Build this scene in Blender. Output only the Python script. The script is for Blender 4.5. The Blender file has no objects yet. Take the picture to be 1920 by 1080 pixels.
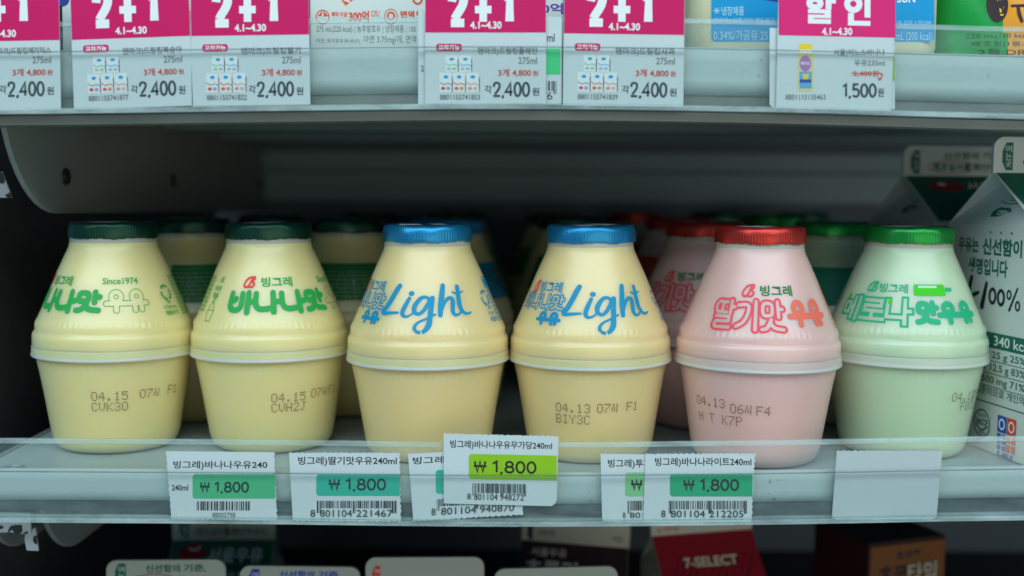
import bpy, bmesh, math, random
from mathutils import Vector, Matrix
random.seed(7)
S = bpy.context.scene
C = S.collection
R = math.radians
MM = 0.001
# ------------------------------------------------------------------ camera, world, lamps, exposure
F_PX = 2167.0
CAM_Z = 114.0                                   # mm above the middle shelf
PITCH, ROLL = R(4.75), R(-0.30)
cd = bpy.data.cameras.new('camera'); cam = bpy.data.objects.new('camera', cd); C.objects.link(cam)
cd.sensor_width = 36; cd.lens = F_PX / 1920 * 36
cd.clip_start = 0.01; cd.clip_end = 30
cam.location = (0, 0, CAM_Z * MM)
ROT = Matrix.Rotation(R(90) - PITCH, 3, 'X') @ Matrix.Rotation(-ROLL, 3, 'Z')
cam.rotation_euler = ROT.to_euler()
cd.dof.use_dof = True; cd.dof.focus_distance = 0.486; cd.dof.aperture_fstop = 5.0
S.camera = cam
W = bpy.data.worlds.new('World'); S.world = W; W.use_nodes = True
bg = W.node_tree.nodes['Background']
bg.inputs[0].default_value = (0.34, 0.74, 0.95, 1); bg.inputs[1].default_value = 0.36
def area(name, loc, target, sx, sy, power, col):
    l = bpy.data.lights.new(name, 'AREA'); l.shape = 'RECTANGLE'; l.size = sx; l.size_y = sy
    l.energy = power; l.color = col
    o = bpy.data.objects.new(name, l); C.objects.link(o)
    o.location = loc
    o.rotation_euler = (Vector(target) - Vector(loc)).to_track_quat('-Z', 'Y').to_euler()
    return o
area('ceiling_lamp', (0.0, -0.52, 1.02), (0.0, 0.5, 0.07), 3.4, 0.66, 30.0, (0.76, 0.93, 1.0))
area('aisle_fill', (0.55, -1.0, -0.06), (0.0, 0.5, -0.02), 2.0, 0.5, 6.2, (1.0, 0.86, 0.60))  # added low warm fill for cups, brackets and lower cartons, not a fixture
S.view_settings.view_transform = 'Standard'; S.view_settings.look = 'None'
S.view_settings.exposure = 0.0; S.view_settings.gamma = 1.0; S.view_settings.use_curve_mapping = False
S.render.engine = 'CYCLES'
S.cycles.max_bounces = 10; S.cycles.transparent_max_bounces = 16
S.cycles.caustics_reflective = False; S.cycles.caustics_refractive = False

# ------------------------------------------------------------------ helpers: photo pixel on a plane at depth Y -> point (mm)
def P(px, py, Y):
    d = ROT @ Vector(((px - 960) / F_PX, -(py - 540) / F_PX, -1.0))
    t = Y / d.y
    return Vector((d.x * t, Y, CAM_Z + d.z * t))
# ------------------------------------------------------------------ materials
MATS = {}
def lin(c):
    return tuple(((v / 255) / 12.92 if v / 255 <= 0.04045 else ((v / 255 + 0.055) / 1.055) ** 2.4) for v in c)
def mat(name, col, rough=0.5, metal=0.0, spec=0.5, sss=0.0, rad=(1, 1, 1), scale=0.003, bump=0.0, bscale=800, mottle=0.0, mscale=60, coat=0.0):
    m = bpy.data.materials.new(name); m.use_nodes = True; MATS[name] = m
    nt = m.node_tree; b = nt.nodes['Principled BSDF']
    b.inputs['Base Color'].default_value = (*col, 1); b.inputs['Roughness'].default_value = rough
    b.inputs['Metallic'].default_value = metal; b.inputs['Specular IOR Level'].default_value = spec
    b.inputs['Coat Weight'].default_value = coat; b.inputs['Coat Roughness'].default_value = 0.34; b.inputs['Coat IOR'].default_value = 1.6
    if sss:
        b.inputs['Subsurface Weight'].default_value = sss
        b.inputs['Subsurface Radius'].default_value = rad; b.inputs['Subsurface Scale'].default_value = scale
    tc = nt.nodes.new('ShaderNodeTexCoord')
    if bump:
        n = nt.nodes.new('ShaderNodeTexNoise'); n.inputs['Scale'].default_value = bscale; n.inputs['Detail'].default_value = 3
        nt.links.new(tc.outputs['Object'], n.inputs['Vector'])
        bp = nt.nodes.new('ShaderNodeBump'); bp.inputs['Strength'].default_value = bump; bp.inputs['Distance'].default_value = 0.0004
        nt.links.new(n.outputs['Fac'], bp.inputs['Height']); nt.links.new(bp.outputs['Normal'], b.inputs['Normal'])
    if mottle:
        n = nt.nodes.new('ShaderNodeTexNoise'); n.inputs['Scale'].default_value = mscale; n.inputs['Detail'].default_value = 6
        nt.links.new(tc.outputs['Object'], n.inputs['Vector'])
        mx = nt.nodes.new('ShaderNodeMix'); mx.data_type = 'RGBA'
        mx.inputs[6].default_value = (*[c * (1 - mottle) for c in col], 1); mx.inputs[7].default_value = (*[min(1, c * (1 + mottle)) for c in col], 1)
        nt.links.new(n.outputs['Fac'], mx.inputs[0]); nt.links.new(mx.outputs[2], b.inputs['Base Color'])
    return m
mat('banana_plastic', (0.8, 0.675, 0.31), 0.45, coat=1.0, spec=0.4, sss=1.0, rad=(1.0, 0.72, 0.35), scale=0.011, bump=0.05, bscale=350)
mat('light_plastic', (0.82, 0.63, 0.3), 0.45, coat=1.0, spec=0.4, sss=1.0, rad=(1.0, 0.70, 0.35), scale=0.011, bump=0.05, bscale=350)
mat('strawberry_plastic', (0.8, 0.49, 0.45), 0.45, coat=1.0, spec=0.4, sss=1.0, rad=(1.0, 0.6, 0.55), scale=0.011, bump=0.05, bscale=350)
mat('melon_plastic', (0.55, 0.68, 0.455), 0.45, coat=1.0, spec=0.4, sss=1.0, rad=(0.8, 1.0, 0.6), scale=0.011, bump=0.05, bscale=350)
mat('clear_plastic', (0.47, 0.43, 0.37), 0.3, spec=0.5, sss=0.6, rad=(1, 0.9, 0.8), scale=0.003)
mat('rim_plastic', (0.64, 0.64, 0.60), 0.32, spec=0.5, sss=0.8, rad=(1, 0.9, 0.8), scale=0.005, coat=0.6)
def foil(name, col):
    m = mat(name, col, 0.34, metal=0.65, spec=0.6, bump=0.6, bscale=190)
    return m
foil('foil_green', (0.004, 0.045, 0.026)); foil('foil_blue', (0.012, 0.22, 0.45)); foil('foil_red', (0.48, 0.028, 0.020)); foil('foil_lime', (0.015, 0.30, 0.05))
mat('paper', (0.56, 0.61, 0.625), 0.75, spec=0.25, bump=0.15, bscale=900, mottle=0.02, mscale=300)
mat('plain_tag_paper', (0.46, 0.505, 0.52), 0.6, spec=0.3, bump=0.1, bscale=900, mottle=0.02, mscale=200)
mat('carton_paper', (0.50, 0.485, 0.42), 0.45, spec=0.4, bump=0.1, bscale=300, mottle=0.03, mscale=80)
mat('carton_white', (0.66, 0.68, 0.65), 0.4, spec=0.4, bump=0.05, bscale=300, mottle=0.02, mscale=80)
mat('cream_bottle', (0.72, 0.68, 0.46), 0.35, sss=0.5, rad=(1, 0.8, 0.5), scale=0.004)
def ink(name, col, rough=0.5): return mat(name, col, rough, spec=0.3)
ink('ink_black', (0.018, 0.020, 0.024)); ink('ink_grey', (0.16, 0.17, 0.18)); ink('ink_slate', (0.035, 0.045, 0.06)); ink('pic_green', (0.30, 0.52, 0.40)); ink('pic_blue', (0.30, 0.48, 0.66)); ink('pic_purple', (0.42, 0.30, 0.46)); ink('pic_orange', (0.68, 0.26, 0.18)); ink('pic_pink', (0.70, 0.40, 0.40)); ink('pic_white', (0.72, 0.74, 0.74)); ink('ink_dot', (0.10, 0.085, 0.06))
ink('ink_green', (0.015, 0.36, 0.06)); ink('ink_deep_green', (0.008, 0.20, 0.05)); ink('ink_blue', (0.0, 0.26, 0.46)); ink('ink_red', (0.80, 0.045, 0.03))
ink('ink_pink', (0.86, 0.075, 0.10)); ink('ink_coral', (0.88, 0.16, 0.10)); ink('ink_melon', (0.01, 0.42, 0.19)); ink('ink_lime', (0.04, 0.58, 0.0))
ink('ink_teal_green', (0.005, 0.20, 0.12)); ink('ink_white', (0.80, 0.80, 0.80)); ink('ink_milk', (0.72, 0.70, 0.56)); ink('ink_pale', (0.74, 0.64, 0.63)); ink('ink_mint', (0.62, 0.70, 0.60))
ink('tag_magenta', (0.60, 0.0, 0.105)); ink('tag_rose', (0.72, 0.01, 0.16)); ink('tag_red', (0.62, 0.05, 0.04)); ink('tag_green', (0.06, 0.42, 0.19)); ink('tag_teal', (0.02, 0.40, 0.28)); ink('tag_lime', (0.26, 0.50, 0.01)); ink('tag_emerald', (0.01, 0.35, 0.16)); ink('tag_soft_green', (0.20, 0.50, 0.22)); ink('tag_bright_green', (0.04, 0.55, 0.20))
ink('print_orange', (0.78, 0.10, 0.04)); ink('print_purple', (0.13, 0.05, 0.35)); ink('print_cyan', (0.0, 0.30, 0.62)); ink('print_navy', (0.02, 0.05, 0.30)); ink('print_pale_blue', (0.45, 0.66, 0.76))
ink('print_yellow', (0.80, 0.55, 0.02)); ink('pouch_green', (0.01, 0.30, 0.05), 0.25); ink('pouch_bright', (0.05, 0.50, 0.02), 0.25); ink('pouch_orange', (0.85, 0.33, 0.03), 0.25); ink('print_lilac', (0.38, 0.16, 0.40)); ink('print_skyblue', (0.10, 0.35, 0.60)); ink('print_sand', (0.66, 0.56, 0.25))
ink('carton_green', (0.010, 0.145, 0.09)); ink('carton_blue', (0.01, 0.03, 0.40)); ink('carton_red', (0.34, 0.012, 0.03)); ink('carton_brown', (0.040, 0.020, 0.026)); ink('carton_orange', (0.22, 0.075, 0.016)); ink('carton_darkred', (0.06, 0.012, 0.012)); ink('logo_red', (0.45, 0.02, 0.03)); ink('kmilk_blue', (0.02, 0.09, 0.42)); ink('kmilk_red', (0.75, 0.06, 0.03))
mat('back_panel', (0.125, 0.16, 0.21), 0.55, spec=0.3, mottle=0.12, mscale=8)
mat('back_ledge', (0.24, 0.36, 0.40), 0.5, mottle=0.1, mscale=10)
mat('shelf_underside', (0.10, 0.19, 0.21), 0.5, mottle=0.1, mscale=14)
mat('bracket_paint', (0.25, 0.262, 0.25), 0.45, spec=0.35, bump=0.15, bscale=500, mottle=0.05, mscale=40)
mat('screw_metal', (0.07, 0.07, 0.08), 0.35, metal=0.8)
mat('worn_steel', (0.30, 0.33, 0.32), 0.4, metal=0.5)
mat('dark_gap', (0.03, 0.03, 0.035), 0.6)
mat('dark_grille', (0.045, 0.04, 0.045), 0.6, mottle=0.3, mscale=90)
mat('deck_paint', (0.33, 0.385, 0.375), 0.4, spec=0.4, mottle=0.12, mscale=50)
mat('dark_shade_specked', (0.025, 0.026, 0.032), 0.6, mottle=0.6, mscale=500)  # near-black colour carries the shade below the lip; mottling gives its specks
mat('tape_white', (0.55, 0.56, 0.60), 0.5, mottle=0.1, mscale=120)
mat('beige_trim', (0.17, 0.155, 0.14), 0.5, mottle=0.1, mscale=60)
# painted shelf lip with grime: specks collect on the paint
def lip_material():
    m = mat('lip_paint', (0.74, 0.77, 0.76), 0.4, spec=0.4)
    nt = m.node_tree; b = nt.nodes['Principled BSDF']; tc = nt.nodes['Texture Coordinate']
    n1 = nt.nodes.new('ShaderNodeTexNoise'); n1.inputs['Scale'].default_value = 420; n1.inputs['Detail'].default_value = 4
    n2 = nt.nodes.new('ShaderNodeTexNoise'); n2.inputs['Scale'].default_value = 22; n2.inputs['Detail'].default_value = 3
    r1 = nt.nodes.new('ShaderNodeValToRGB'); r1.color_ramp.elements[0].position = 0.64; r1.color_ramp.elements[1].position = 0.69
    r2 = nt.nodes.new('ShaderNodeValToRGB'); r2.color_ramp.elements[0].position = 0.50; r2.color_ramp.elements[1].position = 0.68
    for n in (n1, n2): nt.links.new(tc.outputs['Object'], n.inputs['Vector'])
    nt.links.new(n1.outputs['Fac'], r1.inputs[0]); nt.links.new(n2.outputs['Fac'], r2.inputs[0])
    mu = nt.nodes.new('ShaderNodeMath'); mu.operation = 'MULTIPLY'
    nt.links.new(r1.outputs[0], mu.inputs[0]); nt.links.new(r2.outputs[0], mu.inputs[1])
    mx = nt.nodes.new('ShaderNodeMix'); mx.data_type = 'RGBA'
    mx.inputs[6].default_value = (0.56, 0.60, 0.60, 1); mx.inputs[7].default_value = (0.16, 0.13, 0.10, 1)
    nt.links.new(mu.outputs[0], mx.inputs[0]); nt.links.new(mx.outputs[2], b.inputs['Base Color'])
lip_material()
def acrylic(name, tint, gloss_rough=0.06, haze=0.0, hz=(0.8, 0.9, 0.9)):
    m = bpy.data.materials.new(name); m.use_nodes = True; MATS[name] = m
    nt = m.node_tree; nt.nodes.remove(nt.nodes['Principled BSDF']); out = nt.nodes['Material Output']
    tr = nt.nodes.new('ShaderNodeBsdfTransparent'); tr.inputs[0].default_value = (*tint, 1)
    gl = nt.nodes.new('ShaderNodeBsdfGlossy'); gl.inputs['Roughness'].default_value = gloss_rough; gl.inputs[0].default_value = (0.9, 0.9, 0.9, 1)
    lw = nt.nodes.new('ShaderNodeLayerWeight'); lw.inputs[0].default_value = 0.5
    pw = nt.nodes.new('ShaderNodeMath'); pw.operation = 'POWER'; pw.inputs[1].default_value = 5
    nt.links.new(lw.outputs['Facing'], pw.inputs[0])
    fr = nt.nodes.new('ShaderNodeMath'); fr.operation = 'MULTIPLY_ADD'; fr.inputs[1].default_value = 0.9; fr.inputs[2].default_value = 0.028
    nt.links.new(pw.outputs[0], fr.inputs[0])
    mx = nt.nodes.new('ShaderNodeMixShader')
    nt.links.new(fr.outputs[0], mx.inputs[0]); nt.links.new(tr.outputs[0], mx.inputs[1]); nt.links.new(gl.outputs[0], mx.inputs[2])
    last = mx
    if haze:
        df = nt.nodes.new('ShaderNodeBsdfDiffuse'); df.inputs[0].default_value = (*hz, 1)
        m2 = nt.nodes.new('ShaderNodeMixShader')
        tc = nt.nodes.new('ShaderNodeTexCoord'); mp = nt.nodes.new('ShaderNodeMapping'); mp.inputs['Scale'].default_value = (1, 1, 4)
        nz = nt.nodes.new('ShaderNodeTexNoise'); nz.inputs['Scale'].default_value = 28; nz.inputs['Detail'].default_value = 8; nz.inputs['Roughness'].default_value = 0.75
        ra = nt.nodes.new('ShaderNodeMapRange'); ra.inputs[1].default_value = 0.35; ra.inputs[2].default_value = 0.75; ra.inputs[3].default_value = haze * 0.5; ra.inputs[4].default_value = haze * 2.0
        nt.links.new(tc.outputs['Object'], mp.inputs[0]); nt.links.new(mp.outputs[0], nz.inputs['Vector']); nt.links.new(nz.outputs['Fac'], ra.inputs[0]); nt.links.new(ra.outputs[0], m2.inputs[0])
        nt.links.new(mx.outputs[0], m2.inputs[1]); nt.links.new(df.outputs[0], m2.inputs[2]); last = m2
    nt.links.new(last.outputs[0], out.inputs[0])
acrylic('acrylic', (0.96, 0.985, 0.98), haze=0.045)
acrylic('acrylic_flap', (0.975, 0.99, 0.985), haze=0.007)
acrylic('acrylic_bead', (0.88, 0.94, 0.93), 0.12, haze=0.20)
acrylic('acrylic_dark', (0.66, 0.70, 0.71), 0.12, haze=0.05)
acrylic('acrylic_edge', (0.80, 0.90, 0.88), 0.15, haze=0.26)

# ------------------------------------------------------------------ mesh builder (all in mm)
class G:
    def __init__(s): s.v = []; s.f = []; s.m = []
    def add(s, verts, faces, mi=0):
        b = len(s.v); s.v += [tuple(v) for v in verts]
        for f in faces: s.f.append(tuple(b + i for i in f)); s.m.append(mi)
    def box(s, x0, x1, y0, y1, z0, z1, mi=0):
        s.add([(x0,y0,z0),(x1,y0,z0),(x1,y1,z0),(x0,y1,z0),(x0,y0,z1),(x1,y0,z1),(x1,y1,z1),(x0,y1,z1)],
              [(0,3,2,1),(4,5,6,7),(0,1,5,4),(1,2,6,5),(2,3,7,6),(3,0,4,7)], mi)
    def lathe(s, rows, seg, fn=None, mi=None, close_bottom=True, close_top=True):
        # rows: (r, z); fn(r,z,angle)->r ; mi: function of row index
        b = len(s.v)
        for (r, z) in rows:
            for k in range(seg):
                a = 2 * math.pi * k / seg; rr = fn(r, z, a) if fn else r
                s.v.append((rr * math.sin(a), -rr * math.cos(a), z))
        for i in range(len(rows) - 1):
            for k in range(seg):
                k2 = (k + 1) % seg
                s.f.append((b+i*seg+k, b+i*seg+k2, b+(i+1)*seg+k2, b+(i+1)*seg+k)); s.m.append(mi(i) if mi else 0)
        if close_bottom: s.f.append(tuple(b + k for k in range(seg))[::-1]); s.m.append(0)
        if close_top: s.f.append(tuple(b + (len(rows)-1)*seg + k for k in range(seg))); s.m.append(mi(len(rows)-2) if mi else 0)
    def build(s, name, mats, parent=None, origin=(0,0,0), smooth=None):
        me = bpy.data.meshes.new(name)
        o = Vector(origin)
        me.from_pydata([tuple((Vector(v) - o) * MM) for v in s.v], [], s.f)
        for mn in (mats if isinstance(mats, (list, tuple)) else [mats]): me.materials.append(MATS[mn])
        me.polygons.foreach_set('material_index', s.m)
        if smooth is not None:
            me.polygons.foreach_set('use_smooth', [True] * len(me.polygons)); me.set_sharp_from_angle(angle=R(smooth))
        me.update()
        ob = bpy.data.objects.new(name, me); C.objects.link(ob)
        if parent is None: ob.location = o * MM
        else:
            ob.parent = parent
        return ob
def tag(o, label, cat, group=None, kind=None):
    if label: o['label'] = label
    if cat: o['category'] = cat
    if group: o['group'] = group
    if kind: o['kind'] = kind
    return o
def empty(name, loc, label, cat, group=None):
    o = bpy.data.objects.new(name, None); C.objects.link(o); o.location = Vector(loc) * MM; o.empty_display_size = 0.02
    return tag(o, label, cat, group)
def copy_tree(o, parent=None):
    c = o.copy(); C.objects.link(c); c.parent = parent
    for ch in list(o.children): copy_tree(ch, c)
    return c

# ------------------------------------------------------------------ flat ink shapes: lists of (verts2d, faces), y up
def _fit(v, box):
    xs = [p[0] for p in v]; ys = [p[1] for p in v]
    a, b, c, d = min(xs), max(xs), min(ys), max(ys)
    x0, y0, x1, y1 = box
    return [(x0 + (p[0]-a) / max(b-a, 1e-9) * (x1-x0), y0 + (p[1]-c) / max(d-c, 1e-9) * (y1-y0)) for p in v]
_tc = {}
def text(s, box, bold=0.0, shear=0.0):
    key = (s, bold, shear)
    if key not in _tc:
        cu = bpy.data.curves.new('t', 'FONT'); cu.body = s; cu.size = 1; cu.offset = bold; cu.shear = shear; cu.resolution_u = 3
        ob = bpy.data.objects.new('t', cu)
        me = bpy.data.meshes.new_from_object(ob)
        _tc[key] = ([(v.co.x, v.co.y) for v in me.vertices], [tuple(p.vertices) for p in me.polygons])
        bpy.data.objects.remove(ob); bpy.data.curves.remove(cu); bpy.data.meshes.remove(me)
    v, f = _tc[key]
    return [(_fit(v, box), f)]
def smooth_path(pts, closed=False, n=7):
    out = []; N = len(pts)
    rng = range(N) if closed else range(N - 1)
    for i in rng:
        g = (lambda k: pts[k % N]) if closed else (lambda k: pts[max(0, min(N-1, k))])
        p0, p1, p2, p3 = g(i-1), g(i), g(i+1), g(i+2)
        for j in range(n):
            t = j / n
            out.append(tuple(0.5*((2*p1[q]) + (-p0[q]+p2[q])*t + (2*p0[q]-5*p1[q]+4*p2[q]-p3[q])*t*t + (-p0[q]+3*p1[q]-3*p2[q]+p3[q])*t**3) for q in range(len(pts[0]))))
    if not closed: out.append(tuple(pts[-1]))
    return out
def ribbon(pts, w, closed=False, cap='round'):
    # pts (x, y) or (x, y, relative width)
    N = len(pts); L = []; Rr = []
    def u(a, b):
        d = (b[0]-a[0], b[1]-a[1]); l = math.hypot(*d) or 1e-9; return (d[0]/l, d[1]/l)
    for i in range(N):
        if closed: d0, d1 = u(pts[i-1], pts[i]), u(pts[i], pts[(i+1) % N])
        else:
            d0 = u(pts[max(i-1, 0)], pts[max(i, 1)]); d1 = u(pts[min(i, N-2)], pts[min(i+1, N-1)])
        n0 = (-d0[1], d0[0]); n1 = (-d1[1], d1[0])
        n = (n0[0]+n1[0], n0[1]+n1[1]); l = math.hypot(*n)
        if l < 1e-6: n = n1; k = 1
        else:
            n = (n[0]/l, n[1]/l); k = 1 / max(0.55, n[0]*n1[0] + n[1]*n1[1])
        h = w / 2 * k * (pts[i][2] if len(pts[i]) > 2 else 1)
        L.append((pts[i][0]+n[0]*h, pts[i][1]+n[1]*h)); Rr.append((pts[i][0]-n[0]*h, pts[i][1]-n[1]*h))
    v = L + Rr; f = []
    for i in range(N if closed else N - 1):
        j = (i+1) % N; f.append((i, N+i, N+j, j))
    if not closed and cap == 'round':
        for e, sgn in ((0, -1), (N-1, 1)):
            d = u(pts[0], pts[1]) if e == 0 else u(pts[-2], pts[-1])
            h = w / 2 * (pts[e][2] if len(pts[e]) > 2 else 1)
            a0 = math.atan2(L[e][1]-pts[e][1], L[e][0]-pts[e][0])
            ids = []
            for q in range(1, 8):
                a = a0 - sgn * math.pi * q / 8
                ids.append(len(v)); v.append((pts[e][0]+h*math.cos(a), pts[e][1]+h*math.sin(a)))
            ring = [e] + ids + [N+e]
            f.append(tuple(ring) if sgn < 0 else tuple(ring[::-1]))
    return (v, f)
def ell(cx, cy, rx, ry, n=20): return [(cx + rx*math.cos(2*math.pi*k/n), cy + ry*math.sin(2*math.pi*k/n)) for k in range(n)]
def disc(cx, cy, rx, ry=None, n=24): return [(ell(cx, cy, rx, ry or rx, n), [tuple(range(n))])]
def rect(x0, y0, x1, y1, rad=0.0, corners=(1,1,1,1)):
    if rad <= 0: return [([(x0,y0),(x1,y0),(x1,y1),(x0,y1)], [(0,1,2,3)])]
    v = []
    for (cx, cy, a0, on) in ((x0+rad, y0+rad, 180, corners[0]), (x1-rad, y0+rad, 270, corners[1]), (x1-rad, y1-rad, 0, corners[2]), (x0+rad, y1-rad, 90, corners[3])):
        if on: v += [(cx+rad*math.cos(R(a0+k*15)), cy+rad*math.sin(R(a0+k*15))) for k in range(7)]
        else: v.append((cx + (rad if a0 in (270, 0) else -rad), cy + (rad if a0 in (0, 90) else -rad)))
    return [(v, [tuple(range(len(v)))])]
def poly(pts): return [(list(pts), [tuple(range(len(pts)))])]
GL = {  # chunky hand-drawn syllables: (points, smooth, closed)
 'ba': [([(.05,.95),(.05,.3),(.15,.08),(.29,.03),(.43,.08),(.53,.3),(.53,.95)],1,0), ([(.06,.55),(.2,.56),(.27,.66)],1,0), ([(.80,1),(.80,-.08)],0,0), ([(.80,.5),(.97,.5)],0,0)],
 'na': [([(.06,.95),(.06,.42),(.16,.16),(.36,.09),(.70,.16)],1,0), ([(.76,1),(.76,-.06)],0,0), ([(.76,.5),(.97,.5)],0,0)],
 'mat': [([(.12,.92),(.3,.95),(.47,.9),(.5,.72),(.46,.54),(.3,.5),(.12,.53),(.08,.72)],1,1), ([(.76,1),(.76,.45)],0,0), ([(.76,.74),(.95,.74)],0,0), ([(.06,.0),(.26,.06),(.44,.36)],1,0), ([(.38,.24),(.58,.06),(.92,.0)],1,0)],
 'u': [(ell(.5,.70,.25,.24),0,1), ([(.0,.36),(1,.36)],0,0), ([(.5,.36),(.5,.0)],0,0)],
 'yu': [(ell(.5,.70,.25,.24),0,1), ([(.0,.36),(1,.36)],0,0), ([(.36,.36),(.36,.0)],0,0), ([(.68,.36),(.68,.02)],0,0)],
 'ttal': [([(.32,.95),(.12,.93),(.04,.76),(.12,.59),(.32,.57)],1,0), ([(.58,.95),(.42,.93),(.36,.76),(.42,.59),(.60,.57)],1,0), ([(.78,1),(.78,.54)],0,0), ([(.78,.78),(.95,.78)],0,0), ([(.12,.42),(.76,.42),(.76,.25),(.14,.23),(.12,.08),(.2,.02),(.80,.03)],0,0)],
 'gi': [([(.06,.86),(.5,.86),(.50,.55),(.34,.25),(.06,.08)],1,0), ([(.84,1),(.84,-.02)],0,0)],
 'me': [([(.06,.72),(.06,.28),(.36,.28),(.36,.72)],0,1), ([(.36,.5),(.58,.5)],0,0), ([(.58,.95),(.58,.05)],0,0), ([(.84,1),(.84,0)],0,0)],
 'ro': [([(.1,.92),(.85,.92),(.85,.68),(.12,.68),(.12,.44),(.90,.44)],0,0), ([(.5,.44),(.5,.1)],0,0), ([(.02,.08),(.98,.08)],0,0)],
 'na_sq': [([(.06,.95),(.06,.22),(.70,.22)],0,0), ([(.76,1),(.76,-.06)],0,0), ([(.76,.5),(.97,.5)],0,0)],
 '0': [(ell(.3,.5,.27,.5),0,1)], '1': [([(.10,.80),(.36,1.0),(.36,0)],0,0)],
 '2': [([(.04,.70),(.10,.93),(.3,1),(.5,.93),(.55,.72),(.45,.5),(.27,.28),(.16,.13)],1,0), ([(.0,.0),(.58,.0)],0,0)],
 '4': [([(.44,0),(.44,1),(.0,.3),(.6,.3)],0,0)],
 '5': [([(.52,1),(.12,1),(.08,.52)],0,0), ([(.08,.52),(.3,.62),(.5,.52),(.56,.3),(.48,.08),(.28,0),(.04,.1)],1,0)],
 '8': [(ell(.3,.76,.22,.24),0,1), (ell(.3,.27,.27,.27),0,1)], ',': [([(.12,.06),(.12,0),(.05,-.17)],0,0)],
 'W': [([(.0,1),(.2,.0),(.4,1),(.6,.0),(.8,1)],0,0), ([(-.08,.55),(.88,.55)],0,0)], '+': [([(0,.5),(.7,.5)],0,0), ([(.35,.12),(.35,.88)],0,0)],
}
def strokes(keys, box, width, adv, cap='round', widths=None):
    # syllables side by side fitted into box; width in box units; returns one shape per stroke
    x = 0; paths = []
    for k, a in zip(keys, adv):
        for pts, sm, cl in GL[k]:
            q = [(x + p[0] * a, p[1]) for p in pts]
            paths.append((q, sm, cl))
        x += a * 1.06 if isinstance(a, float) else a
    xs = [p[0] for q, _, _ in paths for p in q]; ys = [p[1] for q, _, _ in paths for p in q]
    a, b, c, d = min(xs), max(xs), min(ys), max(ys)
    x0, y0, x1, y1 = box; h = width / 2
    x0 += h; x1 -= h; y0 += h; y1 -= h
    out = []
    for q, sm, cl in paths:
        q = [(x0 + (p[0]-a)/(b-a)*(x1-x0), y0 + (p[1]-c)/(d-c)*(y1-y0)) for p in q]
        if sm: q = smooth_path(q, cl)
        out.append(ribbon(q, width, cl, cap))
    return out
import numpy as np
def field(keys, box, width, outline=0.0, square=False, adv=None, res=0.13):
    # hand-drawn syllables as one clean shape (solid, or an outline band of the given thickness), by marching squares
    adv = adv or [1.0] * len(keys); x = 0; paths = []
    for k, a in zip(keys, adv):
        for pts, sm, cl in GL[k]: paths.append(([(x + p[0] * a, p[1]) for p in pts], sm, cl))
        x += a * 1.06
    xs = [p[0] for q, _, _ in paths for p in q]; ys = [p[1] for q, _, _ in paths for p in q]
    a, b, c, d = min(xs), max(xs), min(ys), max(ys); h = width / 2
    x0, y0, x1, y1 = box[0] + h, box[1] + h, box[2] - h, box[3] - h
    seg = []
    for q, sm, cl in paths:
        q = [(x0 + (p[0]-a)/(b-a)*(x1-x0), y0 + (p[1]-c)/(d-c)*(y1-y0)) for p in q]
        if sm: q = smooth_path(q, cl, 5)
        for i in range(len(q) if cl else len(q) - 1): seg.append((*q[i], *q[(i+1) % len(q)]))
    gx = np.arange(box[0] - res, box[2] + 2*res, res); gy = np.arange(box[1] - res, box[3] + 2*res, res)
    Xg, Yg = np.meshgrid(gx, gy); D_ = np.full(Xg.shape, 1e9)
    for (ax, ay, bx, by) in seg:
        if square:
            dx = np.maximum(0, np.maximum(min(ax, bx) - Xg, Xg - max(ax, bx))); dy = np.maximum(0, np.maximum(min(ay, by) - Yg, Yg - max(ay, by)))
            e = np.maximum(dx, dy)
        else:
            vx, vy = bx - ax, by - ay; L2 = vx*vx + vy*vy + 1e-12
            t = np.clip(((Xg-ax)*vx + (Yg-ay)*vy) / L2, 0, 1); e = np.hypot(Xg - ax - t*vx, Yg - ay - t*vy)
        D_ = np.minimum(D_, e)
    F = (h - D_) if not outline else (outline/2 - np.abs(D_ - (h - outline/2)))
    V = []; FC = []; pos = F > 0
    for j in range(len(gy) - 1):
        run = None
        for i in range(len(gx) - 1):
            q = [(i, j), (i+1, j), (i+1, j+1), (i, j+1)]; n = sum(bool(pos[b_, a_]) for a_, b_ in q)
            if n == 4:
                if run is None: run = i
                if i - run < 7: continue
                end = i + 1
            else: end = i
            if run is not None:
                k0 = len(V); V += [(gx[run], gy[j]), (gx[end], gy[j]), (gx[end], gy[j+1]), (gx[run], gy[j+1])]; FC.append((k0, k0+1, k0+2, k0+3)); run = None
            if 0 < n < 4:
                pl = []
                for m_ in range(4):
                    (a_, b_), (c_, d_) = q[m_], q[(m_+1) % 4]; f0, f1 = F[b_, a_], F[d_, c_]
                    if f0 > 0: pl.append((gx[a_], gy[b_]))
                    if (f0 > 0) != (f1 > 0):
                        t = f0 / (f0 - f1); pl.append((gx[a_] + t*(gx[c_]-gx[a_]), gy[b_] + t*(gy[d_]-gy[b_])))
                k0 = len(V); V += pl; FC.append(tuple(range(k0, k0 + len(pl))))
    return [([(float(p[0]), float(p[1])) for p in V], FC)]
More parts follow.
